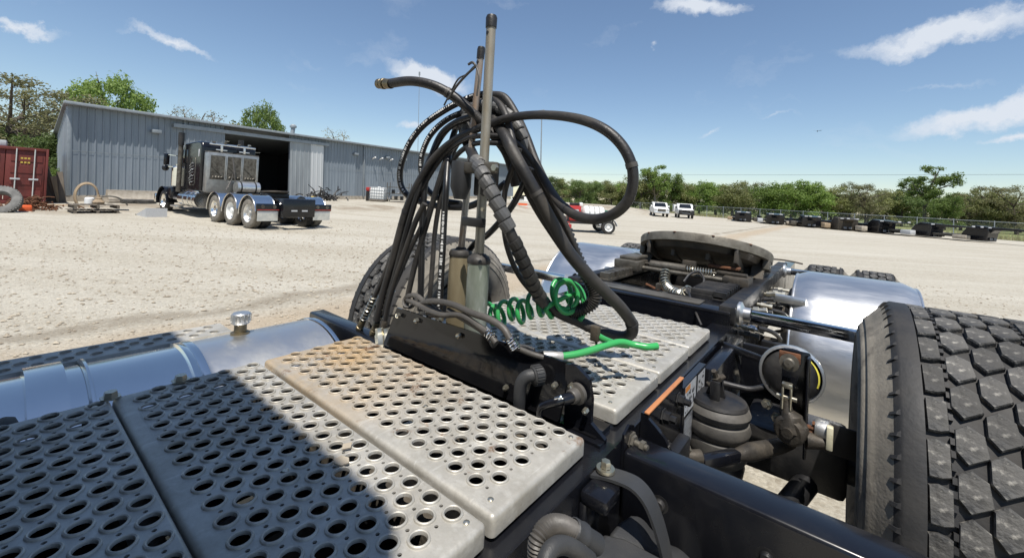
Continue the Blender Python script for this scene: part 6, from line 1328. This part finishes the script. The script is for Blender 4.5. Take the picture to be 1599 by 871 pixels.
# ------------------------------------------------------------------ right of the bay
def bush_scrap(u_x, u_y, s, label, seed, m='black_dusty'):
    rnd = random.Random(seed); mb = MB()
    for i in range(90):
        p = Vector((rnd.gauss(0,.45), rnd.gauss(0,.5), abs(rnd.gauss(0,.3)))); q = p + Vector((rnd.gauss(0,.3), rnd.gauss(0,.3), rnd.gauss(0,.25))); q.z = max(.02, q.z); p.z = max(.02, p.z)
        mb.tube(crom([p, p.lerp(q,.5)+Vector((0,0,.1)), q], 3), rnd.uniform(.02,.05), 5)
    o = mb.build('scrap_pile', m); o.location = (u_x, u_y, gz(u_x,u_y)); o.scale = (s,s,s); tag(o, label, 'scrap', kind='stuff')
(x, y) = (-29.87, 15.91); bush_scrap(x, y, 1.1, 'dark tangle of hoses and scrap right of the bright sliding door', 4)
(x, y) = (-29.40, 15.00); o = MB().lathe([(.001,0),(.16,0),(.18,.3),(.15,.34),(.001,.34)], n=14).build('yellow_pail', 'yellow_paint'); o.location = (x, y, gz(x,y)); tag(o, 'small yellow pail at the foot of the sliding door', 'pail')
def ibc(u_x, u_y, label):
    K = empty('caged_liquid_tote', (u_x, u_y, gz(u_x,u_y)), math.radians(35)); tag(K, label, 'tank')
    MB().rbox(-.56,.56,-.46,.46,.18,1.10,.08).lathe([(.001,1.15),(.12,1.15),(.13,1.09)], n=14).build('bottle', 'poly_white', K); MB().rbox(-.6,.6,-.5,.5,0,.16,.02).build('pallet_base', 'wood_grey', K)
    m = MB()
    for z in (.2,.42,.65,.88,1.10):
        for a, b in (((-.58,-.48),(.58,-.48)),((.58,-.48),(.58,.48)),((.58,.48),(-.58,.48)),((-.58,.48),(-.58,-.48))): m.bar((*a,z), (*b,z), .022, .022)
    for i in range(7):
        t = -.58+1.16*i/6
        for s in (-.48,.48): m.bar((t,s,.16), (t,s,1.12), .022, .022)
        if i < 6:
            t = -.48+.96*i/5
            for s in (-.58,.58): m.bar((s,t,.16), (s,t,1.12), .022, .022)
    m.build('cage', 'trim_grey', K)
(x, y) = (-27.83, 19.42); ibc(x, y, 'white caged liquid tote standing before the shop wall left of the hoses')
(x, y) = (-28.91, 19.21); K = empty('red_pump', (x, y, gz(x,y))); tag(K, 'small red-topped pump standing left of the caged tote', 'pump'); MB().rbox(-.16,.16,-.16,.16,0,.8,.03).build('pump_body', 'black_dusty', K); MB().rbox(-.20,.20,-.18,.18,.8,1.1,.05).build('pump_motor', 'red_paint', K)
(x, y) = (-27.01, 20.71); K = empty('parts_rack', (x, y, gz(x,y)), math.radians(35)); tag(K, 'steel parts rack beside the caged tote, half hidden by hoses', 'rack')
for i in range(3): MB().rbox(-.9,.9,-.35,.35,.12+.5*i,.17+.5*i,.01).build('shelf', 'cast_grey', K)
for xx in (-.88,.88):
    for yy in (-.33,.33): MB().bar((xx,yy,0), (xx,yy,1.5), .05, .05).build('upright', 'cast_grey', K)
for i in range(7): MB().rbox(-.8+.24*i,-.62+.24*i,-.2,.2,.17+.5*(i%2),.45+.5*(i%2),.03).build('stored_part', ('white_label','black_dusty','cast_grey')[i%3], K)

# ------------------------------------------------------------------ tank trailer in the yard
def trailer():
    (x, y) = (-9.15, 18.88); K = empty('tank_trailer', (x, y, 0), math.radians(42)); tag(K, 'small flat trailer carrying a red cabinet and a white tank, seen inside the hose loop', 'trailer')
    MB().rbox(-1.15,1.15,-.7,.7,.42,.52,.02).build('bed', 'black_dusty', K); MB().bar((-1.1,-.2,.46), (-2.0,0,.44), .08, .1).bar((-1.1,.2,.46), (-2.0,0,.44), .08, .1).build('drawbar', 'cast_grey', K)
    for s in (-1, 1): small_wheel(K, (.85, s*.82, .33), s, .33, .2, 'white_paint', name='wheel'); arc_fender(K, .85, .33, .42, 10, 170, s*.70, s*.94, 'white_label')
    C_ = MB().rbox(-1.0,-.42,-.45,.35,.53,1.28,.03).build('red_cabinet', 'red_paint', K); MB().box(-.80,-.55,-.456,-.451,1.02,1.10).build('cabinet_badge', 'white_label', C_); MB().rbox(-.9,-.5,-.3,.2,1.281,1.42,.03).build('cabinet_vent', 'black_dusty', C_); MB().rbox(-.46,-.30,-.2,0,1.25,1.45,.03).build('white_canister', 'poly_white', C_)
    t = MB().lathe([(.001,0),(.25,.02),(.36,.10),(.38,.2),(.38,.95),(.36,1.05),(.25,1.13),(.001,1.15)], (-.30,-.05,.92), (1,0,0), 30).build('white_tank', 'poly_white', K)
    for d in (.3,.55,.8): MB().lathe([(.382,0),(.388,.005),(.388,.03),(.382,.035)], (-.30+d,-.05,.92), (1,0,0), 30).build('tank_band', 'black_dusty', t)
    MB().rbox(-.40,.05,-.58,-.40,.53,.90,.04).cyl((-.18,-.62,.75), (-.18,-.45,.75), .17, n=18).build('hose_reel', 'black_dusty', K)
    MB().rbox(.80,1.12,-.5,.45,.53,1.12,.05).build('green_tank', 'green_hose_dark', K)
    for px in (-1.1,-.2,.5,1.1):
        for s in (-1, 1): MB().bar((px, s*.68, .5), (px, s*.68, .86), .05, .05).build('stake', 'black_dusty', K)
    for s in (-1, 1): MB().bar((-1.15, s*.68, .86), (1.15, s*.68, .86), .05, .05).build('side_rail', 'black_dusty', K)
    MB().rbox(-1.5,-1.42,-.35,.35,.40,.75,.01).build('tail_guard', 'black_dusty', K); MB().rbox(-1.35,-1.1,-.2,.25,.53,.75,.03).build('engine', 'cast_grey', K); MB().cyl((-1.6,0,.06), (-1.6,0,.5), .05, n=10).rbox(-1.75,-1.45,-.15,.15,0,.05,.01).build('jack', 'cast_grey', K)
trailer()
(x, y) = (-9.19, 17.06); K = empty('red_fuel_can', (x, y, 0)); tag(K, 'red fuel can standing on the ground by the tank trailer', 'can'); MB().rbox(-.16,.16,-.13,.13,0,.42,.03).build('can_body', 'red_paint', K); MB().tube(crom([(-.1,0,.42),(-.08,0,.5),(.08,0,.5),(.1,0,.42)], 4), .018, 6).build('can_handle', 'red_paint', K)
# cones and barricade, white car
def cone(x, y, label):
    K = empty('traffic_cone', (x, y, 0)); tag(K, label, 'cone', 'cones by the white car'); MB().lathe([(.001,.9),(.04,.9),(.17,.04)], n=16).rbox(-.22,.22,-.22,.22,0,.04,.01).build('cone_body', 'cone_orange', K); MB().lathe([(.085,.55),(.105,.42)], n=16).build('cone_band', 'white_label', K)
(x, y) = (-24.32, 32.39); cone(x, y, 'orange traffic cone nearest the hoses below the white car')
(x, y) = (-23.68, 32.89); K = empty('orange_barricade', (x, y, 0), .6); tag(K, 'orange and white barricade right of the traffic cone', 'barricade')
for z in (.35,.75): MB().box(-.5,.5,-.02,.02,z,z+.2).build('board', 'cone_orange', K)
for s in (-.45,.45): MB().bar((s,-.25,0), (s,0,1.0), .05, .03).bar((s,.25,0), (s,0,1.0), .05, .03).build('leg', 'white_label', K)
def car(name, x, y, rz, label, kind='pickup', dark_front=False, utility=False):
    K = empty(name, (x, y, 0), rz); tag(K, label, 'pickup' if kind == 'pickup' else 'car')   # front faces -y
    L_ = 5.6 if kind == 'pickup' else 4.6
    if kind == 'pickup':
        prof = [(-2.75,.45),(-2.80,.95),(-2.70,1.12),(-1.35,1.26),(-.62,1.90),(.70,1.93),(1.0,1.28),(2.75,1.26),(2.78,.5)]
        m = MB(); m.prism(prof, -.96, .96, Matrix(((0,0,1,0),(1,0,0,0),(0,1,0,0),(0,0,0,1)))); o = m.build('body', 'white_paint', K)
    else:
        prof = [(-2.25,.4),(-2.28,.85),(-1.2,1.05),(-.6,1.55),(1.4,1.62),(2.1,1.1),(2.25,.9),(2.25,.4)]
        m = MB(); m.prism(prof, -.9, .9, Matrix(((0,0,1,0),(1,0,0,0),(0,1,0,0),(0,0,0,1)))); o = m.build('body', 'white_paint', K)
    bv = o.modifiers.new('b','BEVEL'); bv.width = .09; bv.segments = 3
    d = Vector((0,-.73,.64)) if kind == 'pickup' else Vector((0,-.6,.5)); 
    q0, q1 = ((-1.28,1.30),(-.70,1.84)) if kind == 'pickup' else ((-1.12,1.10),(-.62,1.50))
    MB().add([(-.78,q0[0]-.02,q0[1]+.02),(.78,q0[0]-.02,q0[1]+.02),(.68,q1[0]-.02,q1[1]+.02),(-.68,q1[0]-.02,q1[1]+.02)], [(0,1,2,3)]).build('windshield', 'glass_dark', K)
    for s in (-1, 1):
        MB().add([(s*.975,-.95,1.32),(s*.975,.62,1.32),(s*.975,.52,1.80),(s*.975,-.48,1.80)], [(0,1,2,3)]).build('side_window', 'glass_dark', K)
        MB().rbox(s*1.12-.10,s*1.12+.10,-1.0,-.9,1.28,1.52,.03).bar((s*.96,-.95,1.35), (s*1.08,-.95,1.38), .04, .04).build('mirror', 'white_paint' if not utility else 'black_dusty', K)
        for yy in ((-1.75, 1.8) if kind == 'pickup' else (-1.4, 1.35)): w = small_wheel(K, (s*.84, yy, .38), s, .38, .25, 'aluminium'); w.rotation_euler = (0,0,-s*PI/2)
        MB().rbox(s*.75-.16,s*.75+.16,-2.84,-2.74,.86,1.06,.03).build('headlight', 'white_label', K)
    if kind == 'pickup':
        MB().rbox(-.52,.52,-2.85,-2.76,.72,1.06,.03).build('grille', 'cast_grey' if not dark_front else 'black_dusty', K); MB().rbox(-.98,.98,-2.95,-2.76,.45,.66,.04).build('bumper', 'aluminium' if not dark_front else 'black_dusty', K)
        if dark_front: MB().rbox(-.95,-.55,-2.98,-2.86,.5,1.10,.02).rbox(.55,.95,-2.98,-2.86,.5,1.10,.02).rbox(-.54,.54,-2.98,-2.9,.98,1.08,.02).build('brush_guard', 'black_dusty', K)
        else:
            for s in (-.28,.28): MB().cyl((s,-2.86,.9), (s,-2.90,.9), .14, n=16).build('fog_lamp', 'cast_grey', K)
        if utility: MB().rbox(-1.22,1.22,.9,3.0,.75,1.75,.03).build('service_body', 'white_paint', K)
(x, y) = (-18.99, 58.25); car('pickup_truck', x, y, math.radians(26), 'white pickup with chrome grille facing the yard, left of two by the fence')
(x, y) = (-15.97, 59.37); car('pickup_truck', x, y, math.radians(22), 'white utility-bodied pickup with black front guard, right of two by the fence', dark_front=True, utility=True)
(x, y) = (-30.53, 41.50); car('parked_car', x, y, math.radians(-60), 'white parked car glimpsed between the hoses at centre', kind='car')

# ------------------------------------------------------------------ row of black lowboy trailers along the fence
def lowboy(x, y, rz, label, brown=False, hw=.92, arm=3.3):
    K = empty('lowboy_trailer', (x, y, 0), rz); tag(K, label, 'trailer', 'lowboy trailers along the fence')
    b = 'cast_dark' if brown else 'black_paint'
    # gooseneck: tall nose with a raked top that reaches forward over the truck
    m = MB(); m.prism([(1.2,.85),(1.55,1.22),(arm,1.30),(arm,1.42),(1.2,1.52),(.9,1.2)], -.4, .4, Matrix(((0,0,1,0),(-1,0,0,0),(0,1,0,0),(0,0,0,1)))); m.build('neck_arm', b, K)
    m = MB(); m.prism([(-.1,.12),(1.15,.12),(1.2,.5),(1.30,1.1),(1.25,1.52),(.35,1.60),(-.15,1.28),(-.45,.75),(-.45,.3)], -hw, hw, Matrix(((0,0,1,0),(-1,0,0,0),(0,1,0,0),(0,0,0,1)))); o = m.build('gooseneck', b, K); bv = o.modifiers.new('b','BEVEL'); bv.width = .05; bv.segments = 2
    for s in (-1, 1):
        MB().rbox(s*.55-.16,s*.55+.16,-1.36,-1.28,1.38,1.50,.02).build('nose_lamp', 'white_label', K); MB().rbox(s*.22-.14,s*.22+.14,-1.29,-1.24,.22,.46,.01).build('nose_plate', 'grey_label', K)
        MB().rbox(s*.4-.12,s*.4+.12,-arm-.08,-arm,1.40,1.54,.02).build('marker', 'white_label', K)
    MB().rbox(-1.25,1.25,.2,7.5,.45,.62,.03).build('deck', 'cast_grey' if not brown else 'wood_tan', K)
    for s in (-1, 1):
        MB().rbox(s*1.15-.08,s*1.15+.08,.2,7.5,.35,.448,.01).build('side_rail', b, K)
        for yy in (7.6, 8.8): small_wheel(K, (s*.95, yy, .45), s, .45, .5, 'white_paint', hub=False).rotation_euler = (0,0,-s*PI/2)
        MB().rbox(s*.95-.32,s*.95+.32,7.0,9.4,.95,1.02,.03).build('rear_deck', b, K)
        MB().rbox(s*1.5-.28,s*1.5+.28,-.5,.45,.18,.55+.25*abs(math.sin(x*3+s)),.06).build('outrigger_box', ('concrete','wood_tan','white_label','cast_grey')[int(abs(x*2+s*3)) % 4], K)
    MB().rbox(-.3,.3,7.0,9.5,.5,.95,.02).build('bogie_beam', b, K); K.scale = (1, 1, .86)
labs = ['black lowboy trailer nose, leftmost of the row along the fence', 'black lowboy trailer nose, second from left in the fence row', 'black lowboy trailer nose, third from left in the fence row', 'rusty brown lowboy trailer between the black ones in the fence row', 'black lowboy trailer right of the rusty brown one', 'black lowboy trailer with long raked nose, second from right', 'black lowboy trailer with long raked nose, rightmost in the fence row']
for i, (x, y) in enumerate(((-9.30,62.26),(-5.58,60.47),(-2.07,58.62),(.98,57.13),(3.76,55.71),(6.81,54.11),(9.80,52.65))):
    lowboy(x, y, math.radians((10, 12, 18, 22, 32, 44, 52)[i]), labs[i], brown=(i == 3), hw=(.92,.92,.9,.9,.75,.65,.65)[i], arm=(2.2,2.2,2.2,2.2,3.2,4.2,4.4)[i])
